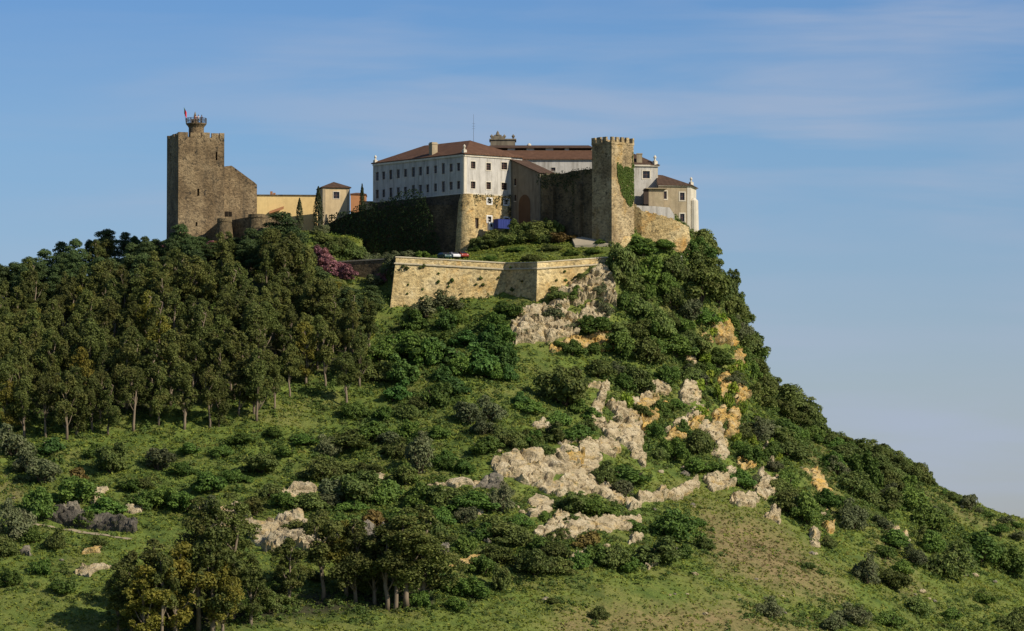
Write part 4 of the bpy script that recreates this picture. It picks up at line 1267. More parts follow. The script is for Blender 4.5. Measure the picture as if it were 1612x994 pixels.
y0, y1 = v2(P(996, 330, 1085)), v2(P(1062, 340, 1086.5)); dY = (y1 - y0).normalized()
tw = thing('terrace_wall', (y0.x, y0.y, 118), 'plastered terrace wall under the brown annex', 'wall')
mb = MB()
pr_ = [(996, 322), (1006, 324), (1032, 325), (1054, 327), (1062, 339)]
for i in range(len(pr_) - 1):
    a = y0 + dY * u_of(y0, y1, pr_[i][0]); b = y0 + dY * u_of(y0, y1, pr_[i + 1][0])
    za, zb = zat(0, pr_[i][1], a.y), zat(0, pr_[i + 1][1], b.y)
    mb.quad((a.x, a.y, 112), (b.x, b.y, 112), (b.x, b.y, zb), (a.x, a.y, za)); mb.quad((a.x, a.y, za), (b.x, b.y, zb), (b.x, b.y + 1.5, zb), (a.x, a.y + 1.5, za))
mb.quad((b.x, b.y, 112), (b.x, b.y + 1.5, 112), (b.x, b.y + 1.5, zb), (b.x, b.y, zb))
mb.build('wall', M['white'], tw)
# low golden wall below
z_pts = [(983, 308, 1083.5), (997, 321, 1081.4), (1010, 331, 1080.6), (1040, 340, 1081), (1065, 347, 1081.5), (1084, 358, 1082.5), (1087, 380, 1083.5)]
gw = thing('golden_wall', (P(*z_pts[0]).x, 1077, 112), 'ruined golden stone wall sloping down right of the square tower', 'wall')
mb = MB(); prev = None
for (px, py, Y) in [z for i, z in enumerate(z_pts)]:
    p = P(px, py, Y); z = p.z
    cur = ((p.x, Y - 0.6, 108), (p.x, Y, z), (p.x, Y + 1.6, z + 0.2), (p.x, Y + 1.6, 108))
    if prev:
        n = 5
        for i in range(n):
            f = lambda A_, B_, t: tuple(A_[k] + (B_[k] - A_[k]) * t for k in range(3))
            jz = [random.uniform(-0.22, 0.22) for _ in range(2)]
            a = [f(prev[k], cur[k], i / n) for k in range(4)]; b = [f(prev[k], cur[k], (i + 1) / n) for k in range(4)]
            h = jz[0]
            a[1] = (a[1][0], a[1][1], a[1][2] + h); b[1] = (b[1][0], b[1][1], b[1][2] + h); a[2] = (a[2][0], a[2][1], a[2][2] + h); b[2] = (b[2][0], b[2][1], b[2][2] + h)
            mb.quad(a[0], b[0], b[1], a[1]); mb.quad(a[1], b[1], b[2], a[2]); mb.quad(b[1], b[0], b[3], b[2]); mb.quad(a[0], a[1], a[2], a[3])
    prev = cur
mb.build('wall', M['gold'], gw)
# wall that drops from the tower foot to the bastion
d0, d1 = v2(P(983, 373, 1075.5)), v2(P(968, 401, 1071.5))
dw = MB(); dd = (d1 - d0).normalized(); n_ = Vector((-dd.y, dd.x))
zz = zat(0, 372, 1075.5), zat(0, 400, 1071.5)
dw.prism([d1 - n_ * 0.0, d0, d0 + Vector((1.6, 0.4)), d1 + Vector((1.0, 0.4))], 104, [zz[1], zz[0], zz[0], zz[1] - 0.3])
tag(dw.build('link_wall', M['bast'], None, origin=(d0.x, d0.y, 110)), 'short pale wall dropping from the tower foot to the bastion', 'wall')

# ---- bastion ----------------------------------------------------------------
bas = thing('bastion', (BA[1][0], BA[1][1], 104), 'pale battered bastion wall with corner and coping below the castle', 'wall')
bz = [zat(0, 404, 1064.5), zat(0, 413.5, 1068.5), zat(0, 412.5, 1060.5), zat(0, 404, 1070.5)]
def offs(pts, q):
    """offset an open plan polyline outwards (towards the viewer) by q"""
    pts = [v2(p) for p in pts]; out = []
    for i, p in enumerate(pts):
        ns = []
        for a, b in ((i - 1, i), (i, i + 1)):
            if 0 <= a and b < len(pts):
                d = (pts[b] - pts[a]).normalized(); ns.append(Vector((d.y, -d.x)))
        n = sum(ns, Vector((0, 0))).normalized()
        k = 1.0 / max(0.35, n.dot(ns[0]))
        out.append(p + n * q * k)
    return out
end0 = v2(BA[0]) + Vector((-1.2, 12.0))
line = [end0, *[v2(p) for p in BA]]
lz = [bz[0] - 0.2, *bz]
foot = offs(line, 2.1)
zfoot = 98.0
def band(mb, o_lo, z_lo, o_hi, z_hi, mat=0):
    a, b = offs(line, o_lo), offs(line, o_hi)
    for i in range(len(line) - 1):
        n = 6
        for k in range(n):
            t0, t1 = k / n, (k + 1) / n
            lo0, lo1 = a[i].lerp(a[i + 1], t0), a[i].lerp(a[i + 1], t1)
            hi0, hi1 = b[i].lerp(b[i + 1], t0), b[i].lerp(b[i + 1], t1)
            zl0 = z_lo(i, t0); zl1 = z_lo(i, t1); zh0 = z_hi(i, t0); zh1 = z_hi(i, t1)
            mb.quad((lo0.x, lo0.y, zl0), (lo1.x, lo1.y, zl1), (hi1.x, hi1.y, zh1), (hi0.x, hi0.y, zh0), mat=mat)
top_z = lambda dz: (lambda i, t: lz[i] + (lz[i + 1] - lz[i]) * t + dz)
mb = MB()
band(mb, 2.4, lambda i, t: zfoot, 0.25, top_z(-1.75))
mb.build('wall', M['bast'], bas)
mb = MB()
for o1_, z1_, o2_, z2_ in ((0.25, -1.752, 0.55, -1.65), (0.55, -1.65, 0.55, -1.42), (0.55, -1.42, 0.2, -1.3)): band(mb, o1_, top_z(z1_), o2_, top_z(z2_))
mb.build('string_course', M['coping'], bas)
mb = MB(); band(mb, 0.2, top_z(-1.302), 0.12, top_z(-0.25)); band(mb, -1.2, top_z(-0.25), -1.2, top_z(-1.9)); mb.build('parapet', M['bast'], bas)
mb = MB()
for o1_, z1_, o2_, z2_ in ((0.12, -0.252, 0.28, -0.2), (0.28, -0.2, 0.2, 0.0), (0.2, 0.0, -1.3, 0.12), (-1.3, 0.12, -1.3, -0.3)): band(mb, o1_, top_z(z1_), o2_, top_z(z2_))
mb.build('coping', M['coping'], bas)
# dark wall with coping at left
a, b = v2(P(532, 414, 1079)), v2(P(612, 408, 1072.5))
lw = thing('roadside_wall', (a.x, a.y, 108), 'low dark roadside wall with pale coping left of the bastion', 'wall')
za, zb = zat(0, 413, a.y), zat(0, 408.5, b.y)
curtain(lw, a, b, 102, za, 102, zb, 0.8, M['dark'])
mb = MB(); d = (b - a).normalized(); n = Vector((-d.y, d.x)); q0_, q1_ = a - n * 0.1, b - n * 0.1
mb.prism([q0_, q1_, q1_ + n * 1.0, q0_ + n * 1.0], [za + .002, zb + .002] + [zb + .002, za + .002], [za + .25, zb + .25, zb + .25, za + .25], bottom=True); mb.build('coping', M['coping'], lw)
# ivy-hung retaining wall left of the convent
rp_ = [v2(P(515, 350, 1113)), v2(P(546, 340, 1109.4)), v2(P(600, 330, 1103.4)), v2(P(728, 330, 1090.4))]
rz_ = [zat(0, 353, 1113), zat(0, 338, 1109.4), zat(0, 325, 1103.4), zat(0, 322, 1090.4)]
rw = thing('retaining_wall', (rp_[0].x, rp_[0].y, 110), 'dark retaining wall in shade left of the convent base', 'wall')
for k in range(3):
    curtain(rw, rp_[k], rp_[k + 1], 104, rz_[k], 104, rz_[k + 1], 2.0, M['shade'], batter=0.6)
rw2 = v2(P(516, 350, 1112)), v2(P(500, 362, 1114))

# ---- paved terrace, skip, cabinet, pillar -----------------------------------
pv = [P(px, py, Y) for px, py, Y in ((905, 386, 1077), (962, 384, 1075.5), (962, 375, 1077.5), (933, 372, 1082.5), (900, 374, 1081.5))]
mb = MB()
zt_ = [float(hgt(p.x, p.y)) for p in pv]
mb.prism([xy(p) for p in pv], [z - 2 for z in zt_], [p.z for p in pv])
tag(mb.build('paved_terrace', M['pave'], None, origin=tuple(pv[0])), kind='structure')
c = v2(P(790.5, 352, 1090.5))
sk = thing('blue_container', (c.x, c.y, zat(0, 360, 1090.5)), 'blue metal container standing against the golden stone front', 'container')
z0, z1 = zat(0, 360.5, 1090.5), zat(0, 346.5, 1090.5)
mb = MB(); mb.box(c, dR, 1.75, 0.9, z0, z1); mb.build('body', M['blue'], sk)
mb = MB()
for i in range(8):
    mb.box(c + dR * (-1.6 + i * 0.457) + Vector((dR.y, -dR.x)) * 0.93, dR, 0.06, 0.03, z0 + 0.1, z1 - 0.1)
mb.build('rib', M['blue'], sk)
mb = MB(); mb.box(c, dR, 1.82, 0.97, z1, z1 + 0.1); mb.build('rim', M['blue'], sk)
c = v2(P(772, 356, 1091))
cb = thing('white_cabinet', (c.x, c.y, zat(0, 361, 1091)), 'small white cabinet with a dark opening under the low windows', 'cabinet')
z0, z1 = zat(0, 358.5, 1091), zat(0, 350.5, 1091)
mb = MB(); mb.box(c, dR, 0.55, 0.4, z0 - 0.6, z1); mb.build('body', M['wframe'], cb)
mb = MB(); mb.box(c + Vector((dR.y, -dR.x)) * 0.4, dR, 0.24, 0.03, z0 + 0.1, z0 + 0.75); mb.build('opening', M['void'], cb)
q = hit(693, 518)
rp = MB()
if q:
    h = 3.9
    rp.prism([(q.x - .55, q.y - .45), (q.x + .5, q.y - .45), (q.x + .5, q.y + .5), (q.x - .55, q.y + .5)], q.z - 1, q.z + 1.5, [(q.x - .5, q.y - .4), (q.x + .6, q.y - .4), (q.x + .6, q.y + .45), (q.x - .45, q.y + .45)])
    rp.prism([(q.x - .25, q.y - .35), (q.x + .6, q.y - .35), (q.x + .6, q.y + .4), (q.x - .25, q.y + .4)], q.z + 1.5, [q.z + 3.2, q.z + 3.5, q.z + 3.8, q.z + 3.4], [(q.x + .05, q.y - .3), (q.x + .7, q.y - .3), (q.x + .65, q.y + .3), (q.x + .1, q.y + .3)])
    tag(rp.build('ruined_pillar', M['rockg'], None, origin=tuple(q)), 'stump of a ruined stone pillar on the grass below the bastion', 'ruin')
q = hit(1072.5, 428)
if q:
    st = thing('statue', tuple(q), 'small white statue on a pedestal among shrubs below the golden wall', 'statue')
    mb = MB(); mb.box((q.x, q.y), (1, 0), 0.5, 0.5, q.z - 0.6, q.z + 0.5); mb.box((q.x, q.y), (1, 0), 0.38, 0.38, q.z + 0.5, q.z + 1.2); mb.build('pedestal', M['trim'], st)
    mb = MB(); mb.lathe((q.x, q.y), [(0.34, q.z + 1.2), (0.3, q.z + 1.9), (0.36, q.z + 2.3), (0.3, q.z + 2.6), (0.1, q.z + 2.72), (0.16, q.z + 2.85), (0.15, q.z + 3.0), (0.03, q.z + 3.1)], 12); mb.build('figure', M['wframe'], st)

# ---- parked cars ------------------------------------------------------------
TYRE = plain('tyre_rubber', (0.02, 0.02, 0.02), 0.8); RIM = plain('alloy_rim', (0.5, 0.5, 0.52), 0.3, 0.5, 0.8)
LAMP = plain('lamp_glass', (0.75, 0.75, 0.72), 0.1, 0.6); TAIL = plain('tail_lamp', (0.35, 0.02, 0.02), 0.3)
def car(loc, rz, paint, label, wagon=False):
    root = thing('parked_car', loc, label, 'car', 'cars parked behind the bastion parapet')
    root.rotation_euler = (0, 0, rz)
    prof = [(-2.05, .35), (-2.1, .62), (-2.0, .85), (-1.2, .98), (-.55, 1.42), (.9 if not wagon else 1.5, 1.45), (1.65 if not wagon else 1.95, 1.02), (2.05, .92), (2.1, .4), (2.0, .3), (-1.95, .28)]
    hw = lambda z: .84 if z < 1.0 else .84 - (z - 1.0) * .42
    mb = MB()
    l = [(x, -hw(z), z) for x, z in prof]; r = [(x, hw(z), z) for x, z in prof]
    mb.quad(*l); mb.quad(*reversed(r))
    for i in range(len(prof)):
        j = (i + 1) % len(prof); mb.quad(l[j], l[i], r[i], r[j])
    b = mb.build('body', paint, None, origin=(0, 0, 0)); b.parent = root
    bv = b.modifiers.new('bevel', 'BEVEL'); bv.width = 0.07; bv.segments = 2
    def part(nm, mb, mat):
        o = mb.build(nm, mat, None, origin=(0, 0, 0)); o.parent = root; return o
    mb = MB(); mb.quad((-1.16, -.74, 1.03), (-1.16, .74, 1.03), (-.62, .62, 1.39), (-.62, -.62, 1.39)); mb.v = [(x - .03, y, z + .02) for x, y, z in mb.v]; mb.f = [f[::-1] for f in mb.f]; part('windscreen', mb, M['glass'])
    for s in (-1, 1):
        e = 1.35 if wagon else .9
        mb = MB(); mb.quad((-1.0, s * .85, 1.04), (e + .4, s * .85, 1.04), (e, s * .69, 1.38), (-.58, s * .69, 1.38)); part('window', mb, M['glass'])
        mb = MB(); mb.lathe((0, 0), [(.02, -.02), (.1, .03), (.13, 0.05), (.02, .06)], 8); mb.v = [(-2.07 + z, s * .6 + y, .7 + x) for x, y, z in mb.v]; part('headlight', mb, LAMP)
        mb = MB(); mb.box((2.1, s * .66), (0, 1), .12, .03, .72, .9); part('tail_light', mb, TAIL)
        for x in (-1.3, 1.3):
            w = MB(); w.lathe((0, 0), [(.2, -.1), (.31, -.1), (.33, -.05), (.33, .05), (.31, .1), (.2, .1)], 16); w.v = [(x + a, s * .76 + c_, .33 + b_) for a, b_, c_ in w.v]
            wo = part('wheel', w, TYRE)
            w = MB(); w.lathe((0, 0), [(.2, -.08), (.19, .085 if s > 0 else -.085)], 12); w.v = [(x + a, s * (.76 + .02) + c_, .33 + b_) for a, b_, c_ in w.v]
            ro = w.build('rim', RIM, None, origin=(0, 0, 0)); ro.parent = wo
    return root
def paint(n, c): return plain(n, c, 0.2, 0.6)
for px, Y, rz, col, lab in ((699, 1070.6, R(118), (0.03, 0.075, 0.075), 'dark teal car parked left of the white car at the convent foot'), (714, 1072.2, R(112), (0.72, 0.72, 0.74), 'white car parked between the teal and the red cars'), (728, 1073.4, R(108), (0.34, 0.05, 0.035), 'red car parked right of the white car beside the grass bank')):
    q = P(px, 402, Y); car((q.x, Y, float(hgt(q.x, Y)) + 0.02), rz, paint('car_paint_' + lab.split()[0] + lab.split()[1], col), lab)
# ------------------------------------------------------------------ limestone outcrops
def worley3(p, seed=0):
    """F1, F2 and the random value of the nearest cell"""
    ip = np.floor(p); f1 = np.full(len(p), 9.0); f2 = f1.copy(); val = np.zeros(len(p))
    for dx in (-1, 0, 1):
        for dy in (-1, 0, 1):
            for dz in (-1, 0, 1):
                c = ip + np.array([dx, dy, dz])
                k = c[:, 2] * 57.0
                h = [_hash(c[:, 0] + k, c[:, 1] - k * 3, seed + s) for s in (1, 2, 3, 4)]
                d = np.sqrt((c[:, 0] + h[0] - p[:, 0]) ** 2 + (c[:, 1] + h[1] - p[:, 1]) ** 2 + (c[:, 2] + h[2] - p[:, 2]) ** 2)
                n = d < f1
                f2 = np.where(n, f1, np.minimum(f2, d))
                val = np.where(n, h[3], val); f1 = np.where(n, d, f1)
    return f1, f2, val

def mesh_from(name, verts, faces, mat, smooth=False):
    me = bpy.data.meshes.new(name)
    faces = np.asarray(faces)
    k = faces.shape[1]
    me.vertices.add(len(verts)); me.vertices.foreach_set('co', np.asarray(verts, np.float32).ravel())
    me.loops.add(faces.size); me.loops.foreach_set('vertex_index', faces.ravel().astype(np.int32))
    me.polygons.add(len(faces)); me.polygons.foreach_set('loop_start', np.arange(0, faces.size, k, dtype=np.int32))
    me.polygons.foreach_set('use_smooth', np.full(len(faces), smooth))
    me.materials.append(mat)
    me.update(calc_edges=True); me.validate()
    return me

ROCK_POLYS = []
def outcrop(poly, label, mat='rock', H=1.1, seed=1, step=0.28, ragged=1.0):
    """a craggy patch of bare rock over the ground seen inside the photo polygon"""
    w = [hit(*p) for p in poly]
    w = [p for p in w if p]
    if len(w) < 3: return
    ROCK_POLYS.append(poly)
    W = [(p.x, p.y) for p in w]
    x0, x1 = min(p[0] for p in W) - 1.5, max(p[0] for p in W) + 1.5
    y0, y1 = min(p[1] for p in W) - 2, max(p[1] for p in W) + 2
    xs = np.arange(x0, x1, step); ys = np.arange(y0, y1, step * 1.2)
    X, Y = np.meshgrid(xs, ys)
    X = X + (RNG.random(X.shape) - .5) * step * .5; Y = Y + (RNG.random(X.shape) - .5) * step * .5
    Z = hgt(X, Y)
    e = 0.8
    gx = (hgt(X + e, Y) - hgt(X - e, Y)) / (2 * e); gy = (hgt(X, Y + e) - hgt(X, Y - e)) / (2 * e)
    nrm = np.stack([-gx, -gy, np.ones_like(gx)], -1); nrm /= np.linalg.norm(nrm, axis=-1, keepdims=True)
    nrm[..., 1] -= 0.25; nrm /= np.linalg.norm(nrm, axis=-1, keepdims=True)
    sd = polydist(X, Y, W) + fbm(X / 3.2, Y / 4.2, 5, seed * 7) * 3.8 * ragged + 0.4
    m = smooth01(sd / 0.7 + 0.15)
    pts = np.stack([X, Y, Z], -1).reshape(-1, 3)
    q = pts / np.array([5.6, 3.6, 2.4]); q[:, 2] += fbm(pts[:, 0] / 6, pts[:, 1] / 6, 2, 3) * 1.4; q[:, 0] += fbm(pts[:, 0] / 2.5, pts[:, 2] / 2.5, 3, 31) * 0.5
    f1, f2, v = worley3(q, seed)
    qq = pts / np.array([1.7, 1.2, 0.75]); qq[:, 0] += fbm(pts[:, 0], pts[:, 2], 2, 8) * 0.6
    g1, g2, v2_ = worley3(qq, seed + 9)
    crack = 1 - smooth01((f2 - f1) / 0.17)
    crack2 = 1 - smooth01((g2 - g1) / 0.10)
    bz_ = (pts[:, 2] + pts[:, 0] * 0.06 + fbm(pts[:, 0] / 6, pts[:, 1] / 6, 3, 4) * 2.2) / 1.5
    bed = (bz_ % 1.0) * (0.6 + 0.8 * _hash(np.floor(bz_), np.floor(bz_) * 3, seed))
    D = (0.05 + 0.65 * v + 0.16 * v2_ - 0.6 * crack - 0.12 * crack2 * (v2_ > 0.4) + 0.95 * bed + fbm(pts[:, 0] * 0.9 + pts[:, 2] * 0.8, pts[:, 1] * 0.9 - pts[:, 2], 4, seed) * 0.55) * H
    D = D.reshape(X.shape) * m - (1 - m) * 0.9
    V = np.stack([X, Y, Z], -1) + nrm * D[..., None]
    keep_ = m > 0.02
    ny, nx = X.shape
    idx = np.arange(nx * ny).reshape(ny, nx)
    Q = np.stack([idx[:-1, :-1], idx[:-1, 1:], idx[1:, 1:], idx[1:, :-1]], -1).reshape(-1, 4)
    kf = keep_.ravel()[Q].any(1)
    Q = Q[kf]
    used, inv = np.unique(Q.ravel(), return_inverse=True)
    Vv = V.reshape(-1, 3)[used]
    o = Vv.mean(0)
    me = mesh_from('rock_outcrop', Vv - o, inv.reshape(-1, 4), M[mat])
    ob = bpy.data.objects.new('rock_outcrop', me); COL.objects.link(ob); ob.location = o
    return tag(ob, label, 'rock outcrop', 'limestone outcrops on the hillside')

OUT = [
 ([(835,545),(803,546),(798,532),(808,512),(825,495),(845,482),(880,474),(900,470),(892,490),(905,500),(915,520),(905,535),(880,540)], 'pale grey limestone buttress under the bastion corner', 'rock', 1.5),
 ([(880,470),(890,452),(908,440),(930,430),(964,430),(972,452),(968,486),(955,478),(940,470),(925,475),(905,478)], 'tall pale limestone face right below the bastion wall', 'rock', 1.4),
 ([(905,500),(935,475),(950,485),(965,495),(960,503),(930,500),(915,510)], 'thin limestone rib between two bushes under the bastion', 'rock', 0.9),
 ([(850,553),(880,538),(915,530),(940,528),(962,530),(972,548),(950,552),(930,545),(900,553),(870,556)], 'ochre streaked ledge at the foot of the rocks under the bastion', 'rocko', 0.9),
 ([(772,738),(800,718),(830,712),(870,718),(905,712),(915,722),(910,740),(880,750),(850,770),(820,762),(790,752)], 'broad grey limestone slab at left end of the great outcrop', 'rock', 1.4),
 ([(905,712),(925,695),(938,705),(942,742),(962,765),(985,792),(1000,802),(965,792),(930,778),(880,782),(850,772),(880,752),(905,742)], 'large pale bare slab running down to the right in mid slope', 'rock', 1.1),
 ([(885,728),(905,722),(922,724),(918,736),(895,738)], 'small bright ochre hollow in the great outcrop', 'rocko', 2.6),
 ([(985,792),(1012,785),(1045,774),(1046,786),(1010,800),(990,806)], 'white limestone crest just right of the great slab', 'rock', 1.3),
 ([(1040,782),(1062,775),(1080,765),(1094,757),(1095,772),(1072,785),(1045,788)], 'pale rock ledge right of the white crest', 'rock', 1.0),
 ([(825,790),(845,780),(872,792),(862,802),(840,800)], 'low rubble ledge under the great slab on its left', 'rock', 0.7),
 ([(822,808),(850,800),(868,800),(860,815),(835,818)], 'flat pinkish ledge below the great outcrop', 'rock', 0.7),
 ([(842,842),(880,818),(930,824),(1003,818),(1003,832),(960,836),(930,838),(900,850),(880,852)], 'long horizontal pale ledge in the lower middle slope', 'rock', 1.1),
 ([(985,848),(1000,843),(1014,850),(1000,856),(988,860)], 'small white arched boulder above the dark lower bushes', 'rock', 1.2),
 ([(925,660),(932,632),(945,610),(957,597),(959,615),(950,635),(946,655),(950,668),(935,672)], 'narrow pale tongue of rock beside the large dark oak', 'rock', 1.1),
 ([(922,606),(945,604),(948,612),(925,614)], 'tiny flat ledge at top of the pale rock tongue', 'rock', 0.7),
 ([(958,640),(975,637),(985,650),(1000,655),(1008,668),(998,672),(975,668),(962,660)], 'craggy pale rock with ochre stain in the upper middle slope', 'rock', 1.2),
 ([(945,676),(968,664),(985,672),(1008,668),(1014,690),(1008,720),(996,722),(985,706),(968,694),(950,690)], 'ragged pale rock field above the great slab', 'rock', 1.1),
 ([(1020,594),(1032,598),(1058,616),(1050,622),(1028,622),(1000,640),(998,632),(1020,616)], 'pale triangular cliff face under the dense oaks', 'rock', 1.2),
 ([(1000,632),(1030,625),(1042,638),(1025,648),(1000,656),(998,650)], 'ochre edged ledge under the triangular cliff', 'rocko', 1.2),
 ([(1040,684),(1068,662),(1090,646),(1108,632),(1114,642),(1098,656),(1075,670),(1046,690)], 'long diagonal rock rib climbing to the right', 'rock', 1.1),
 ([(1097,674),(1125,667),(1143,682),(1146,716),(1135,723),(1114,716),(1124,695)], 'smooth pale cliff slab below the orange streak', 'rock', 0.9),
 ([(1125,628),(1138,598),(1152,576),(1152,560),(1160,556),(1167,578),(1154,608),(1138,628)], 'upper orange streak on the cliff near the skyline', 'rocko', 1.2),
 ([(1142,688),(1149,655),(1158,640),(1162,608),(1173,612),(1164,655),(1154,688)], 'lower vertical orange streak on the cliff', 'rocko', 1.2),
 ([(1102,540),(1122,530),(1142,516),(1154,524),(1160,540),(1134,556),(1114,550)], 'orange overhang close to the skyline under the oaks', 'rocko', 1.4),
 ([(1080,568),(1092,562),(1096,574),(1084,578)], 'small pale rock among dense bushes on the headland', 'rock', 1.0),
 ([(1106,757),(1130,753),(1150,738),(1157,745),(1155,765),(1140,771),(1124,779),(1110,770)], 'forked white rock at foot of the cliff', 'rock', 1.3),
 ([(1163,732),(1180,723),(1188,732),(1170,742)], 'small orange ledge above the forked white rock', 'rocko', 1.2),
 ([(1148,792),(1158,783),(1166,792),(1172,776),(1192,782),(1186,798),(1165,800)], 'pair of pale rocks at the top of the dry slope', 'rock', 1.2),
 ([(1196,750),(1210,734),(1216,736),(1214,752),(1228,752),(1230,772),(1216,778),(1205,792),(1194,782)], 'pale looping rock rim at the lower end of the cliff', 'rock', 1.2),
 ([(1206,816),(1214,798),(1224,804),(1226,826)], 'pale rock at the corner of the dry slope', 'rock', 1.2),
 ([(1196,704),(1206,700),(1220,715),(1216,735),(1208,722)], 'thin pale rock rib beside light green spurge', 'rock', 0.9),
 ([(1213,672),(1222,680),(1236,692),(1226,698),(1216,690)], 'tan patch of bare rock below the skyline oaks', 'rocko', 0.7),
 ([(1268,742),(1284,735),(1300,760),(1312,786),(1320,794),(1310,802),(1292,778)], 'ochre eroded gully rocks on the right slope', 'rocko', 0.9),
 ([(1294,826),(1308,826),(1314,838),(1302,842)], 'ochre rock below the eroded gully', 'rocko', 1.2),
 ([(1276,838),(1286,834),(1290,856),(1280,860)], 'upright white rock at the dry slope edge', 'rock', 1.1),
 ([(1398,838),(1408,834),(1424,853),(1404,850)], 'wedge shaped white rock on the right slope', 'rock', 1.2),
 ([(58,816),(80,806),(120,809),(190,815),(215,822),(212,840),(160,836),(100,829)], 'long dark grey rock cut beside the path at lower left', 'rockd', 1.5, 0.35),
 ([(85,808),(98,800),(126,795),(128,803),(140,812),(100,812)], 'grey rock shelf above the dark rock cut', 'rockg', 0.9),
 ([(140,782),(150,774),(165,772),(164,780),(150,797),(138,794)], 'pale stepped rock among bushes at left', 'rock', 0.9),
 ([(196,806),(218,786),(228,792),(222,808),(205,814)], 'pale rock behind the lower left trees', 'rock', 1.0),
 ([(325,826),(345,806),(380,798),(398,812),(388,832),(355,840)], 'pale rock seen through the tall lower trees', 'rock', 1.0),
 ([(388,838),(432,826),(474,812),(480,832),(500,846),(540,848),(545,862),(500,868),(466,868),(430,868),(392,856)], 'broken limestone wall right of the tall lower tree', 'rock', 1.7),
 ([(440,775),(475,768),(506,769),(500,778),(465,786),(446,786)], 'low grey ledge in the left middle meadow', 'rock', 1.0),
 ([(556,864),(572,836),(602,836),(616,872),(604,881),(562,878)], 'blocky grey rock face left of the dark leafy tree', 'rockg', 1.9),
 ([(688,872),(705,856),(712,866),(700,882)], 'grey rock right of the dark leafy tree', 'rockg', 1.0),
 ([(703,892),(740,877),(762,883),(755,892),(715,895)], 'low tan ledge at the edge of the bottom meadow', 'rocko', 0.8),
 ([(745,842),(786,839),(768,856)], 'flat grey rock above the tan ledge', 'rockg', 0.9),
 ([(742,808),(765,799),(756,812)], 'small pale ledge left of the great outcrop', 'rock', 0.8),
 ([(676,768),(705,762),(762,757),(766,763),(720,770)], 'thin line of pale stones left of the great outcrop', 'rock', 0.8),
 ([(588,750),(604,746),(606,756),(594,760)], 'pinkish rock in the scrub below the meadow', 'rock', 0.8),
 ([(30,872),(40,862),(53,864),(50,876)], 'small grey rock at far lower left', 'rockg', 0.9),
 ([(128,874),(150,860),(166,856),(150,872)], 'tan bank at lower left', 'rocko', 0.7),
 ([(122,903),(150,892),(176,890),(172,897),(140,906)], 'thin tan ledge in the lower left meadow', 'rock', 0.7),
 ([(893,880),(908,872),(926,868),(924,880),(905,886)], 'broken pale rocks among the lower middle bushes', 'rock', 1.0),
 ([(1014,892),(1026,886),(1038,884),(1036,894),(1020,898)], 'pale rocks at the top edge of the bottom meadow', 'rock', 0.9),
 ([(745,770),(760,757),(790,756),(782,768)], 'grey ledge behind the dark olive bush', 'rockg', 0.8),
 ([(842,672),(858,666),(862,672),(848,676)], 'small pinkish ledge in the middle scrub', 'rock', 0.7),
 ([(865,705),(900,690),(905,696),(880,706)], 'pale flat ledge right of the middle scrub', 'rock', 0.8),
 ([(998,664),(1030,648),(1042,638),(1050,645),(1022,663),(1003,671)], 'ochre strip under the ledge beside the diagonal rib', 'rocko', 1.5),
 ([(1008,680),(1022,666),(1030,671),(1016,686)], 'small ochre ledge right of the ragged rock field', 'rocko', 1.5),
 ([(1044,692),(1076,672),(1100,660),(1112,644),(1118,648),(1100,668),(1078,682),(1050,697)], 'ochre underside of the long diagonal rib', 'rocko', 1.2),
 ([(930,706),(945,688),(962,692),(976,702),(960,716),(945,712)], 'pale rock joining the great slab to the ragged rock field', 'rock', 1.1),
 ([(1062,618),(1076,606),(1092,612),(1102,628),(1086,642),(1070,634)], 'cream cliff patch between the triangular cliff and the lower orange streak', 'rock', 1.2),
 ([(1000,722),(1013,716),(1018,738),(1006,744)], 'small pale rock under the ragged rock field', 'rock', 1.1),
 ([(1118,664),(1128,648),(1140,644),(1142,664),(1130,672)], 'ochre cliff patch above the smooth slab', 'rocko', 1.2),
]
for i, (pl, lab, mt, H, *rg_) in enumerate(OUT):
    outcrop(pl, lab, mt, H, seed=i + 3, ragged=rg_[0] if rg_ else 1.0)

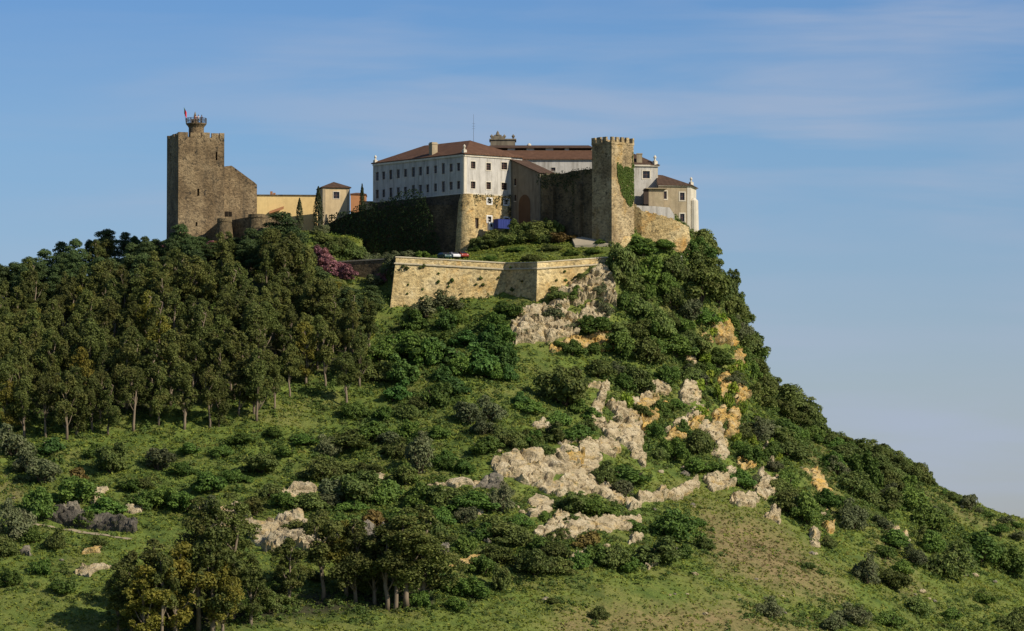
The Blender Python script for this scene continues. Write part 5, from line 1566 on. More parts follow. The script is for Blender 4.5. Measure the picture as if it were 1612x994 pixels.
# loose boulders
def boulder_mesh(seed):
    bm = bmesh.new()
    bmesh.ops.create_icosphere(bm, subdivisions=3, radius=0.5)
    P_ = np.array([v.co[:] for v in bm.verts])
    f1, f2, v = worley3(P_ * 1.7 + seed * 3.1, seed)
    rr = 1 + (v - .5) * 0.45 + fbm(P_[:, 0] * 3 + seed, P_[:, 1] * 3 + P_[:, 2] * 2, 3, seed) * 0.7
    for vv, k in zip(bm.verts, rr):
        vv.co = vv.co * k
        vv.co.z = vv.co.z * 0.75 + 0.18
    me = bpy.data.meshes.new('boulder'); bm.to_mesh(me); bm.free()
    return me
BM = []
for s_ in range(6):
    for mt in ('rock', 'rockg'):
        me_ = boulder_mesh(s_ + 1 + (50 if mt == 'rockg' else 0)); me_.materials.append(M[mt]); BM.append(me_)
BOULDERS = [(1041,745,9),(1078,748,14),(1075,738,8),(1090,796,9),(1092,800,6),(1030,888,13),(1010,886,10),(992,884,8),(1093,905,12),(1134,913,7),(1110,968,10),(1190,914,6),(1284,874,8),(1278,872,10),(1385,912,6),(1386,908,5),(1452,934,10),(1470,948,9),(1495,960,10),(1520,907,9),(1534,908,12),(1566,918,10),(1462,944,6),(1440,937,5),(1514,799,7),(1437,748,8),(1418,735,9),(1412,738,10),(857,945,7),(860,942,6),(1055,938,5),(1062,936,5),(1082,938,5),(97,884,6),(98,785,6),(22,786,6),(70,700,5),(599,720,5),(604,750,6),(1030,876,8),(955,862,10),(918,862,8),(905,875,10),(922,868,9),(1296,812,9),(1318,782,6),(1302,804,6),(1340,906,6),(1163,938,5),(1165,946,6),(1232,940,5),(1236,966,6),(560,765,8),(527,762,9),(700,775,8),(788,795,8),(815,800,7),(840,788,9),(822,760,9),(1060,868,16),(1105,855,14),(875,668,8),(858,684,8),(880,700,8),(786,712,7),(1030,804,8),(1095,738,6),(1108,690,6),(1170,670,7),(1176,718,7),(1240,712,6),(1262,738,6),(1375,780,6)]
for i, (px, py, w) in enumerate(BOULDERS):
    q = hit(px, py)
    if not q: continue
    s_ = w / ppm(q)
    ob = bpy.data.objects.new('boulder', BM[i % len(BM)]); COL.objects.link(ob)
    ob.location = (q.x, q.y, q.z - 0.1 * s_); ob.scale = (s_ * 1.15, s_, s_ * random.uniform(0.75, 1.05)); ob.rotation_euler = (0, 0, random.uniform(0, 6.28))
    ob['category'] = 'boulder'; ob['group'] = 'loose boulders on the hillside'
    ob['_px'] = (float(px), float(py)); ob['_desc'] = ('pale' if i % 2 == 0 else 'grey') + ' loose boulder'

# worn footpath under the rock cut
def ribbon(pxs, w, name):
    pts = [hit(*p) for p in pxs]; pts = [p for p in pts if p]
    fine = []
    for a, b in zip(pts[:-1], pts[1:]):
        for k in range(8): fine.append(a.lerp(b, k / 8))
    fine.append(pts[-1])
    mb = MB(); prev = None
    for i, p in enumerate(fine):
        d = (fine[min(i + 1, len(fine) - 1)] - fine[max(i - 1, 0)]); n = Vector((-d.y, d.x, 0)).normalized()
        ww = w * random.uniform(.8, 1.2)
        a, b = p - n * ww, p + n * ww
        cur = ((a.x, a.y, float(hgt(a.x, a.y)) + .12), (b.x, b.y, float(hgt(b.x, b.y)) + .12))
        if prev: mb.quad(prev[0], cur[0], cur[1], prev[1])
        prev = cur
    o = mb.build(name, M['track'], None, origin=tuple(fine[0])); tag(o, kind='structure')
M['track'] = plaster('trodden_earth', (0.34, 0.28, 0.18), (0.16, 0.14, 0.07), 0.7, 0.1)
ribbon([(40, 824), (75, 829), (110, 835), (160, 843), (205, 850)], 0.55, 'footpath')
# ------------------------------------------------------------------ plants
def leaf_quads(pts, nrm, size, aspect=0.62, rng=RNG):
    """one rhombic leaf spray per point, facing roughly along nrm"""
    n = len(pts)
    r = rng.normal(size=(n, 3)); t = np.cross(nrm, r); t /= np.linalg.norm(t, axis=1, keepdims=True) + 1e-9
    b = np.cross(nrm, t)
    s = (size * rng.uniform(0.65, 1.35, n))[:, None]
    bend = nrm * s * 0.18
    V = np.stack([pts - t * s - bend, pts - b * s * aspect, pts + t * s - bend, pts + b * s * aspect], 1).reshape(-1, 3)
    return V

def shell(c, r, n, rng, flat=1.0, up=0.35, jitter=0.55, lo=0.62):
    """leaf points on the outer part of a clump, mostly on its upper side"""
    d = rng.normal(size=(n, 3)); d /= np.linalg.norm(d, axis=1, keepdims=True)
    d[:, 2] = np.where((d[:, 2] < -0.25) & (rng.random(n) < 0.7), -d[:, 2], d[:, 2])
    rad = rng.uniform(lo, 1.05, n)[:, None]
    p = np.asarray(c) + d * rad * np.asarray(r) * np.array([1, 1, flat])
    nn = d + np.array([0, 0, up]) + rng.normal(size=(n, 3)) * jitter
    nn /= np.linalg.norm(nn, axis=1, keepdims=True)
    return p, nn

def crown_mesh(name, clumps, per, size, mat, rng, flat=1.0, jitter=0.55, aspect=0.62, up=0.35):
    """clumps: list of (centre, radius); leaves shared out by surface"""
    A = np.array([np.mean(np.asarray(r)) ** 2 for _, r in clumps]); A = A / A.sum()
    Ps, Ns = [], []
    for (c, r), a in zip(clumps, A):
        k = max(6, int(per * a))
        p, n = shell(c, r, k, rng, flat, up, jitter)
        Ps.append(p); Ns.append(n)
    V = leaf_quads(np.concatenate(Ps), np.concatenate(Ns), size, aspect, rng)
    F = np.arange(len(V)).reshape(-1, 4)
    return mesh_from(name, V, F, mat)

def trunk_mesh(name, H, r0, limbs, mat, lean=(0, 0), top=0.85):
    mb = MB()
    pts = [(lean[0] * t * t, lean[1] * t * t, -0.6 + (H * top + 0.6) * t) for t in (0, .15, .35, .6, .8, 1)]
    pts = [(x + random.uniform(-.12, .12) * i, y + random.uniform(-.12, .12) * i, z) for i, (x, y, z) in enumerate(pts)]
    mb.tube(pts, [r0 * 1.25, r0, r0 * .85, r0 * .62, r0 * .4, r0 * .15], 7)
    for (z0, end) in limbs:
        t = z0 / (H * top)
        k = min(int(t * 5), 4)
        a = Vector(pts[k]).lerp(Vector(pts[k + 1]), min(1, max(0, t * 5 - k)))
        e = Vector(end); m = a.lerp(e, 0.5) + Vector((0, 0, -0.08 * (e - a).length))
        mb.tube([a, m, e], [r0 * .42, r0 * .3, r0 * .1], 5)
    me = bpy.data.meshes.new(name)
    me.from_pydata(mb.v, [], mb.f); me.materials.append(mat)
    me.polygons.foreach_set('use_smooth', [True] * len(mb.f)); me.update()
    return me

def make_euc(seed, H, W, leafm, per=6200, size=0.19, bare=0.20):
    """tall gum: pale stem, crown in separate drooping clumps at several heights"""
    rng = np.random.default_rng(seed); random.seed(seed)
    cl, limbs = [], []
    pw = rng.uniform(.35, 1.1)
    n = rng.integers(10, 15)
    for i in range(34):   # stray sprays between the clumps
        t = rng.uniform(bare, .95); a = rng.uniform(0, 6.28); rr = W * .46 * math.sqrt(rng.random()) * math.sin(math.pi * min(1, (t - bare) / (1 - bare) * .8 + .2)); s = W * rng.uniform(.035, .09)
        cl.append(((rr * math.cos(a), rr * math.sin(a), H * t * .94), (s, s, s * 1.3)))
    for i in range(n):
        t = bare + (1 - bare) * (i + rng.uniform(0, .8)) / n
        a = rng.uniform(0, 6.28)
        env = math.sin(math.pi * min(1, (t - bare) / (1 - bare) * 0.86 + 0.16)) ** pw * (1 + 0.3 * math.sin(a * 2 + seed))
        rr = W * 0.5 * env * rng.uniform(0.25, 0.8)
        c = (rr * math.cos(a), rr * math.sin(a), H * t * 0.94 + rng.uniform(-.5, .5))
        s = W * rng.uniform(0.09, 0.21) * (0.7 + 0.5 * env)
        cl.append((c, (s, s, s * rng.uniform(0.75, 1.15))))
        limbs.append((max(H * 0.2, c[2] - rr * 1.1 - 0.8), (c[0] * .9, c[1] * .9, c[2])))
        for k in range(2):
            a2 = rng.uniform(0, 6.28); s2 = s * rng.uniform(.4, .65)
            cl.append(((c[0] + s * math.cos(a2), c[1] + s * math.sin(a2), c[2] - s * rng.uniform(-.3, .8)), (s2, s2, s2 * 1.2)))
    return crown_mesh('gum_crown', cl, per, size, leafm, rng, 1.0, 0.6), trunk_mesh('gum_trunk', H, 0.16 + H * 0.008, limbs, M['bark'], (rng.uniform(-1, 1), rng.uniform(-.6, .6)))

def make_pine(seed, H, W, per=6500, size=0.18):
    """dark pine: flat layered plates of needles"""
    rng = np.random.default_rng(seed); random.seed(seed)
    cl, limbs = [], []
    for i in range(13):
        t = 0.30 + 0.68 * (i + rng.uniform(0, .7)) / 13
        a = i * 2.4 + rng.uniform(-.4, .4)
        env = (1.05 - t) ** 0.55
        rr = W * 0.5 * env * rng.uniform(.35, .85)
        c = (rr * math.cos(a), rr * math.sin(a), H * t)
        s = W * rng.uniform(.17, .27) * (0.55 + 0.6 * env)
        cl.append((c, (s, s, s * 0.55)))
        limbs.append((max(1.2, c[2] - 0.5), (c[0], c[1], c[2] - .2)))
    cl.append(((0, 0, H * .95), (W * .16, W * .16, W * .13)))
    return crown_mesh('pine_crown', cl, per, size, M['pine'], rng, 1.0, 0.5), trunk_mesh('pine_trunk', H, 0.2, limbs, M['dbark'])

def make_cypress(seed, H, W, per=1500, size=0.17):
    rng = np.random.default_rng(seed); random.seed(seed)
    n = per
    t = rng.random(n) ** 0.8
    a = rng.uniform(0, 6.28, n)
    prof = np.interp(t, [0, .08, .3, .6, .85, 1], [.55, .85, 1, .8, .42, .06]) * W * .5
    lump = 1 + 0.22 * np.sin(a * 5 + t * 23) + rng.normal(size=n) * .08
    d = np.stack([np.cos(a), np.sin(a), np.full(n, .35)], 1)
    p = np.stack([np.cos(a) * prof * lump, np.sin(a) * prof * lump, t * H * .97 + .05 * H], 1)
    nn = d + rng.normal(size=(n, 3)) * .4; nn /= np.linalg.norm(nn, axis=1, keepdims=True)
    V = leaf_quads(p, nn, size, .6, rng)
    return mesh_from('cypress_crown', V, np.arange(len(V)).reshape(-1, 4), M['cyp']), trunk_mesh('cypress_trunk', H, 0.13, [], M['dbark'], top=0.7)

def make_shrub(seed, mat, per=900, size=0.055, squat=0.72, n=8, jitter=0.55, spread=0.30):
    """unit shrub (1 wide, squat high): two or three uneven lobes of many small clumps, loose at the edge"""
    rng = np.random.default_rng(seed)
    cl = []
    nl = rng.integers(2, 4)
    a0 = rng.uniform(0, 6.28)
    for l in range(nl):
        a = a0 + l * 6.28 / nl + rng.uniform(-.5, .5)
        off = rng.uniform(.08, .2)
        cx, cy = off * math.cos(a), off * math.sin(a)
        top = squat * rng.uniform(.62, 1.0) if l else squat
        R_ = rng.uniform(.2, .3)
        cl.append(((cx, cy, top * .38), (R_ * .8, R_ * .8, top * .36)))
        for i in range(n):
            b = rng.uniform(0, 6.28); e = rng.uniform(0, 1)
            rr = R_ * math.sqrt(rng.uniform(.1, 1.2))
            z = top * (0.14 + 0.74 * e * (1 - (rr / R_ / 1.25) ** 2))
            s = rng.uniform(.06, .14)
            cl.append(((cx + rr * math.cos(b), cy + rr * math.sin(b), max(z, .05)), (s, s, s * rng.uniform(.7, 1))))
    return crown_mesh('shrub_crown', cl, per, size, mat, rng, 1.0, jitter)

def stem_mesh(seed):
    random.seed(seed)
    mb = MB()
    for i in range(5):
        a = i * 1.3; mb.tube([(0, 0, -.12), (.09 * math.cos(a), .09 * math.sin(a), .14), (.24 * math.cos(a), .24 * math.sin(a), .34)], [.03, .022, .008], 5)
    me = bpy.data.meshes.new('shrub_stem'); me.from_pydata(mb.v, [], mb.f); me.materials.append(M['dbark']); me.update()
    return me
STEM = stem_mesh(3)

EUC = [make_euc(s, 14.5, 6.6, M['euc'], bare=b) for s, b in zip(range(21, 29), (.2, .42, .16, .5, .3, .24, .46, .3))]
EUCT = [make_euc(s, 24.0, 10.0, M['euc'], 8500, 0.21, 0.34) for s in (41, 42, 43)]
EUCY = [make_euc(s, 13.0, 6.4, M['eucy'], 6000) for s in (31, 32)]
PINE = [make_pine(s, 10.0, 8.5) for s in (51, 52, 53, 54)]
CYP = [make_cypress(s, 8.0, 2.0) for s in (61, 62)]
SHR = {k: [make_shrub(70 + i * 7 + j, M[k], per, size, sq, nn_) for j in range(nv)] for i, (k, per, size, sq, nn_, nv) in enumerate((
    ('oak', 4600, .029, .80, 12, 4), ('olive', 3200, .028, .78, 10, 3), ('bush', 3600, .030, .72, 10, 4), ('fig', 2800, .036, .78, 12, 3),
    ('lime', 500, .06, .7, 7, 2), ('gold_bush', 900, .05, .75, 8, 2), ('pink', 2600, .03, .85, 11, 2), ('euc', 3000, .030, .85, 11, 2), ('pine', 3200, .032, .75, 10, 2)))}

PLANTS = []      # (object, photo x, photo y, description, group, category)
def add_tree(crown, trunk, q, sx, sz, name, desc, group, px, py):
    root = bpy.data.objects.new(name, None); COL.objects.link(root)
    root.empty_display_size = 0.5
    root.location = q; root.rotation_euler = (0, 0, random.uniform(0, 6.28)); root.scale = (sx, sx, sz)
    for nm, me in (('crown', crown), ('trunk', trunk)):
        if me is None: continue
        o = bpy.data.objects.new(nm, me); COL.objects.link(o); o.parent = root
    root['category'] = 'tree'; root['group'] = group
    PLANTS.append((root, px, py, desc, 'tree'))
    return root
def add_shrub(kind, q, w, h, desc, group, px, py, cat='shrub'):
    v = SHR[kind]; me = v[random.randrange(len(v))]
    nm_, cat = ('wall_plant', 'wall plant') if 'wall' in group else ('judas_tree', 'tree') if kind == 'pink' else {'oak': ('oak_bush', 'oak bush'), 'olive': ('olive_bush', 'olive bush'), 'lime': ('spurge', 'spurge'), 'fig': ('fig_bush', 'fig bush')}.get(kind, ('shrub', 'shrub'))
    if group == 'shrubs on the hillside': group = {'oak bush': 'oak bushes on the hillside', 'olive bush': 'olive bushes on the hillside', 'spurge': 'spurge clumps on the cliff', 'fig bush': 'fig bushes under the bastion'}.get(cat, group)
    root = bpy.data.objects.new(nm_, None); COL.objects.link(root)
    root.empty_display_size = 0.3
    sq = {'oak': .8, 'olive': .78, 'bush': .72, 'fig': .78, 'lime': .7, 'gold_bush': .75, 'pink': .85, 'euc': .85, 'pine': .75}[kind] * 1.02
    root.location = q; root.rotation_euler = (0, 0, random.uniform(0, 6.28)); k_ = random.uniform(.82, 1.22); root.scale = (w * k_, w / k_, h / sq * random.uniform(.85, 1.15))
    for nm, m in (('crown', me), ('trunk' if cat == 'tree' else 'stem', STEM)):
        o = bpy.data.objects.new(nm, m); COL.objects.link(o); o.parent = root
    root['category'] = cat; root['group'] = group
    PLANTS.append((root, px, py, desc, cat))
    return root
DESC = {'oak': 'dark green oak bush', 'olive': 'grey green olive bush', 'bush': 'mid green bush', 'fig': 'deep green leafy bush', 'lime': 'bright lime spurge', 'gold_bush': 'rusty brown bush', 'pink': 'pink blossoming judas tree', 'euc': 'olive brown young gum', 'pine': 'dark pine bush'}
def size_word(w):
    return 'small' if w < 3.2 else 'medium' if w < 6.5 else 'large'
def S(px, py, w, h, kind, dz=0.0, Y=None, z=None):
    """shrub by photo foot position and photo width/height"""
    if Y is not None:
        q = P(px, py, Y)
        if z is None: q.z = float(hgt(q.x, q.y))
    else:
        q = hit(px, py)
        if q is None:
            for k in range(1, 30):
                q = hit(px, py + k * 2)
                if q: break
            if q is None: return
    s = 1 / ppm(q)
    if 955 < px < 1235 and 585 < py < 805 and kind != 'lime': w, h = w * .84, h * .80
    if px < 640 and py > 690 and Y is None: w, h = w * 1.18, h * 1.15
    if kind == 'lime': w, h = w * 1.35, h * 1.35
    w_, h_ = w * s, h * s
    q.z -= h_ * 0.08
    add_shrub(kind, q, w_ * 1.12, h_ * 1.12, f"{size_word(w_)} {DESC[kind]}", 'judas trees in blossom' if kind == 'pink' else 'shrubs on the hillside', px, py - h / 2, 'tree' if kind == 'pink' else 'shrub')

SKYX = [-50, 0, 60, 100, 140, 170, 200, 258, 262, 285, 318, 324, 345, 415, 420, 440, 470, 495, 515, 540, 560, 600]
SKYY = [418, 412, 404, 378, 376, 368, 378, 380, 378, 368, 366, 376, 366, 362, 350, 345, 352, 392, 418, 443, 455, 478]
def cap(px, py, h_m, q):
    """scale that keeps a tree under the canopy line of the hill crest"""
    ln = min(np.interp(px + d, SKYX, SKYY) if abs(d) < 12 else np.interp(px + d, SKYX, SKYY) - 8 for d in (-18, -8, 0, 8, 18)) if False else max(np.interp(px + d, SKYX, SKYY) for d in (-10, 0, 10))
    room = (py - ln) / ppm(q)
    return min(1.0, room / h_m)

# --- the wood -----------------------------------------------------------------
random.seed(5)
WOOD = [(-10,470),(60,452),(110,442),(180,425),(250,405),(330,405),(420,440),(500,470),(560,480),(590,520),(580,590),(545,635),(480,612),(455,630),(405,662),(375,655),(335,678),(250,672),(190,682),(140,684),(100,692),(40,690),(-10,690)]
def poisson(poly, n, dmin, tries=4000, avoid=(), region=None):
    xs = [p[0] for p in poly]; ys = [p[1] for p in poly]
    out = []
    for _ in range(tries):
        if len(out) >= n: break
        px, py = random.uniform(min(xs), max(xs)), random.uniform(min(ys), max(ys))
        if not bool(inpoly(px, py, poly)): continue
        if any(bool(inpoly(px, py, a)) for a in avoid): continue
        q = hit(px, py)
        if q is None: continue
        if any((q.x - o[2].x) ** 2 + (q.y - o[2].y) ** 2 < dmin * dmin for o in out): continue
        out.append((px, py, q))
    return out
front = [(38,690),(72,690),(105,692),(145,681),(170,686),(210,680),(250,671),(290,676),(330,676),(345,672),(376,656),(404,664),(432,645),(456,626),(482,606),(512,612),(545,640),(566,610),(14,688)]
spots = []
for px, py in front:
    q = hit(px, py)
    if q: spots.append((px, py, q))
for s_ in poisson(WOOD, 170, 3.5, 14000):
    if all((s_[2].x - o[2].x) ** 2 + (s_[2].y - o[2].y) ** 2 > 9 for o in spots): spots.append(s_)
for i, (px, py, q) in enumerate(spots):
    fr = i < len(front)
    upper = py < 470 + max(0, 60 - px * .2)
    if not fr and upper and random.random() < 0.75:
        c, t = random.choice(PINE); k = random.uniform(.75, 1.05)
        kz = k * random.uniform(.8, 1.0); f_ = cap(px, py, 10 * kz, q)
        if f_ < .3: continue
        add_tree(c, t, q, k * max(f_, .7), kz * f_, 'pine_tree', 'dark layered pine', 'pines at the top of the wood', px, py - 45)
    else:
        ye = random.random() < 0.06
        c, t = random.choice(EUCY if ye else EUC)
        sz = random.uniform(0.75, 1.15); sx = sz * random.uniform(.9, 1.15)
        f_ = cap(px, py, 14.2 * sz, q)
        if f_ < .4: continue
        sx *= max(f_, .75); sz *= f_
        add_tree(c, t, q, sx, sz, 'gum_tree', ('yellowing gum' if ye else 'tall olive brown gum' if sz > .98 else 'olive green gum' if sz > .85 else 'short olive gum'), 'gum trees of the wood', px, py - 60)
# crest pines against the sky
for px, py, w, h in ((-20,470,70,56),(6,474,60,52),(34,468,60,50),(60,462,60,46),(-5,455,70,36),(22,450,60,34),(45,444,56,36),(70,432,60,36),(95,424,54,40),(118,420,56,40),(140,415,40,34),(168,410,62,46),(196,404,40,36),(212,404,30,30),(228,402,36,28),(245,404,40,26),(285,402,62,46),(312,405,50,30),(445,400,90,62),(420,408,60,46),(462,420,70,60),(395,412,60,50),(496,474,80,52),(548,508,80,52),(560,540,70,50),(584,486,60,34),(370,400,60,24),(335,402,56,18)):
    q = hit(px, py + 14) or hit(px, py + 30)
    if not q: continue
    c, t = random.choice(PINE); s = 1 / ppm(q)
    zt_ = P(px, py - h, q.y).z
    hh = max(2.0, min(zt_ - q.z, 14))
    add_tree(c, t, q, w * s / 8.2, hh / 10.0, 'pine_tree', 'dark layered pine', 'pines at the top of the wood', px, py - h / 2)
# --- tall gums of the foreground --------------------------------------------------
for px, py, h, w, kind in ((366,978,205,120,'T'),(312,995,215,110,'T'),(276,1010,150,85,'Y'),(240,1000,130,90,'E'),(208,1000,120,70,'E'),(335,1000,190,90,'E'),(226,1015,120,75,'Y'),(455,952,95,60,'E'),(545,938,120,70,'Y'),(508,945,125,75,'E'),(560,950,120,70,'E'),(395,985,100,60,'E'),(640,958,160,125,'T'),(665,952,140,100,'E'),(610,960,120,90,'E'),(590,952,100,70,'E'),(185,1005,80,60,'E'),(622,962,120,80,'E'),(350,1000,120,60,'Y'),(255,1015,130,60,'E')):
    q = hit(px, py)
    if not q: continue
    s = 1 / ppm(q)
    if kind == 'T': (c, t), H0, W0 = random.choice(EUCT), 24.0, 10.0
    elif kind == 'Y': (c, t), H0, W0 = random.choice(EUCY), 12.6, 6.0
    else: (c, t), H0, W0 = random.choice(EUC), 12.6, 6.2
    add_tree(c, t, q, w * s / W0, h * s / H0, 'gum_tree', {'T': 'very tall pale stemmed gum', 'Y': 'yellow crowned gum', 'E': 'olive brown gum'}[kind], 'gum trees at the foot of the hill', px, py - h / 2)
# --- cypresses by the pavilion
for px, py, top, w, Y in ((471.5,352,313,11,1112),(501,362,296,15,1112),(570,338,292,11,1110),(455,352,336,9,1113)):
    if px == 455: continue
    q = P(px, py, Y); g = float(hgt(q.x, q.y)); q.z = min(q.z, g + 0.3) if g > q.z - 6 else q.z
    if q.z > g: q.z = g
    hh = P(px, top, Y).z - q.z; c, t = random.choice(CYP)
    add_tree(c, t, q, w / ppm(q) / 2.0, hh / 8.0, 'cypress_tree', 'dark pointed cypress', 'cypresses by the pavilion', px, (py + top) / 2)

# --- shrubs placed one by one -------------------------------------------------------
random.seed(9)
LIST = '''
1010 402 70 30 bush;1000 398 60 26 bush;1045 392 50 20 bush;978 442 55 66 oak;1015 445 72 62 bush;1108 402 62 54 oak;1135 432 52 60 oak;1148 472 46 62 oak;1106 434 56 48 oak
1050 457 44 34 bush;1102 472 80 58 oak;1140 492 56 50 oak;1012 502 66 62 oak;1035 532 62 62 oak;985 492 40 52 bush;1085 508 60 46 olive;1112 512 50 42 bush;1168 541 40 58 olive
1060 562 80 52 bush;1100 562 60 42 oak;1020 572 70 52 oak;980 562 60 42 bush;1000 618 84 62 oak;940 592 54 42 oak;1050 604 56 46 bush;1088 604 50 42 oak;1180 602 40 50 bush
1200 642 64 58 oak;1240 650 74 54 oak;1266 657 62 50 oak;1284 667 40 44 oak;1230 692 74 46 bush;1188 694 60 52 olive;1180 732 60 42 bush;1250 724 72 42 oak;1212 724 50 42 bush;1128 580 50 36 bush
1155 602 24 30 lime;1178 592 26 24 lime;1120 508 18 16 lime;1136 516 20 18 lime;1124 532 18 14 lime;1110 575 20 20 lime;1098 618 16 26 lime;1112 606 20 24 lime;1130 634 18 28 lime;1146 644 18 30 lime;1150 622 18 20 lime;1160 588 22 24 lime;985 644 24 24 lime;1105 656 22 18 lime;1168 652 14 26 lime;1192 668 16 20 lime;1215 712 14 22 lime;1222 726 14 18 lime;1185 702 14 18 lime;1170 560 18 16 lime;1160 700 16 22 lime
798 497 52 36 bush;775 520 50 32 bush;790 538 50 40 bush;700 486 60 40 olive;670 500 60 42 olive;650 520 60 40 bush;630 545 60 40 bush;720 510 40 20 bush
885 638 90 68 oak;905 610 50 30 oak;640 604 72 50 fig;700 574 84 56 fig;762 592 84 64 fig;712 622 62 44 fig;650 566 80 44 bush;782 562 62 42 fig;622 632 54 34 fig;680 548 70 36 bush;735 545 60 34 fig;600 570 60 40 bush;590 600 50 40 oak;800 600 40 36 fig
736 668 62 54 olive;772 662 52 40 olive;580 692 62 30 bush;612 702 52 28 olive;545 704 80 32 oak;660 744 74 66 olive;662 712 44 40 olive;762 714 62 32 bush;862 694 62 42 oak;832 650 50 28 bush;902 694 62 32 bush;852 722 40 30 oak;830 700 50 30 bush
786 808 48 66 olive;640 764 62 40 oak;560 792 82 52 oak;602 794 52 40 bush;522 794 62 52 olive;412 744 64 32 oak;430 789 48 38 oak;510 758 58 38 oak;540 744 42 22 oak;490 804 52 36 oak;330 774 64 40 bush;250 739 58 38 olive;175 744 52 44 oak;68 760 66 38 olive;122 764 40 40 gold_bush;60 815 54 52 bush;25 846 54 64 olive;120 794 62 42 bush;200 772 44 24 bush;226 770 30 20 oak;2 874 40 38 oak;50 854 36 26 bush;86 864 36 36 oak;156 860 26 22 oak;62 906 38 28 bush;14 924 36 30 bush;100 934 42 26 bush
700 804 64 44 oak;745 804 84 38 bush;792 846 84 48 oak;782 886 62 40 oak;842 904 74 50 oak;872 850 40 26 oak;905 806 58 46 oak;936 812 74 34 bush;980 784 64 50 olive;990 762 84 46 bush;950 762 50 46 oak;1060 724 64 52 bush;1098 714 64 56 oak;1100 744 74 40 bush;1060 852 94 54 bush;1035 886 84 52 oak;968 894 58 46 oak;940 888 46 38 bush;925 864 52 34 gold_bush;890 842 26 14 oak;1000 836 50 26 bush;1020 880 40 26 bush
1110 866 34 26 oak;945 977 36 38 oak;870 952 26 14 oak;1210 972 50 36 olive;1275 897 30 16 oak;1364 918 50 62 olive;1302 862 26 28 oak;1402 928 62 42 oak;1342 834 60 62 olive;1362 764 62 58 bush;1330 724 54 34 oak;1386 804 62 52 oak;1432 804 62 46 bush;1462 834 62 46 bush;1490 906 84 76 oak;1468 870 60 50 bush;1540 884 84 64 bush;1592 904 62 52 bush;1520 894 32 32 oak;1482 812 36 26 oak;1410 862 60 40 bush
1447 754 36 36 oak;1466 764 18 20 oak;1525 803 40 32 olive;1342 694 62 32 oak;1372 704 52 36 oak;1400 722 52 36 oak;1312 692 50 26 oak;1268 824 62 62 bush;1240 804 62 56 oak;1222 774 52 42 oak;1300 800 46 34 bush;1592 994 54 46 oak;1440 966 50 36 oak;1400 985 50 30 bush;1350 985 60 40 olive;1310 994 50 36 olive;1420 905 40 30 bush;1500 975 40 26 bush;1550 950 40 24 bush;1395 880 40 30 bush;1440 890 44 34 olive
1040 724 44 40 oak;1075 690 44 40 bush;1030 690 40 36 bush;1130 745 60 36 bush;1165 768 54 38 bush;1185 770 50 34 olive;1240 770 44 36 bush;1255 690 40 30 bush;1290 700 40 26 bush;1310 740 44 36 bush;1345 780 60 46 oak;1320 800 36 26 bush;1400 770 54 40 oak;1425 775 50 34 bush;1380 740 50 34 oak
640 690 50 30 bush;690 690 44 28 bush;560 660 50 30 bush;600 660 44 26 bush;820 640 44 26 fig;930 660 40 28 bush;910 650 40 26 bush;880 670 44 28 bush;920 680 46 30 oak;890 720 40 20 bush;700 740 40 30 bush;730 745 40 26 bush;450 720 40 22 bush;480 700 46 22 bush;350 720 40 22 bush;300 715 40 22 bush;380 700 46 22 bush;430 690 46 24 bush;290 750 40 26 bush;370 760 40 24 bush;20 720 60 50 olive;45 745 50 40 olive;80 715 40 26 fig;150 720 36 24 bush;130 830 34 26 bush;165 812 60 30 bush;220 800 50 34 bush;260 800 54 34 bush;290 805 54 34 bush;320 815 50 34 olive;400 810 50 34 euc;450 800 46 30 bush;470 845 50 30 euc;500 850 60 44 euc;520 880 50 40 gold_bush;540 850 60 40 bush;660 800 60 46 bush;690 850 50 40 oak;730 870 44 36 bush;640 840 60 44 bush;590 835 50 36 gold_bush;760 905 60 40 bush;790 930 34 46 oak;740 940 60 40 bush;700 930 50 40 bush;720 960 44 26 bush
820 860 60 40 oak;870 880 50 38 oak;880 905 50 36 oak;910 895 40 30 bush;850 870 50 36 bush;760 850 50 36 bush;820 830 44 30 bush;860 820 30 20 bush;900 830 36 24 bush;990 900 50 36 bush;1075 880 44 30 bush;1100 830 30 20 bush
'''
LIST += '''
1500 787 26 16 oak;1488 782 20 14 bush;1556 815 34 14 bush;1580 824 30 14 olive;1602 832 28 16 bush;1540 808 22 14 olive;1570 840 40 18 bush;1600 850 36 18 olive
868 508 40 36 olive;884 474 52 32 oak;904 470 30 26 bush;930 527 76 40 bush;956 524 40 26 bush;945 468 26 26 olive;912 446 24 16 oak;960 440 22 14 bush;950 497 30 30 olive;895 520 24 18 olive;902 560 44 28 bush;930 556 40 24 bush;880 548 24 14 bush
512 384 44 34 oak;534 396 44 32 oak;552 404 40 30 oak;518 402 36 30 oak;500 372 30 24 olive
1168 505 40 40 oak;1174 552 30 40 oak;1186 585 36 40 oak;1196 600 40 36 oak;1214 616 44 36 oak;1232 632 50 42 oak;1250 640 50 40 oak;1272 652 44 34 oak;1150 520 40 34 bush;1160 480 40 50 oak;1140 450 40 50 oak;1120 400 44 40 oak
1296 672 36 18 oak;1316 682 50 22 oak;1340 694 56 30 oak;1366 706 56 34 oak;1392 720 50 34 oak;1418 738 40 26 oak
'''
for it in LIST.replace('\n', ';').split(';'):
    it = it.split()
    if len(it) == 5: S(*map(float, it[:4]), it[4])
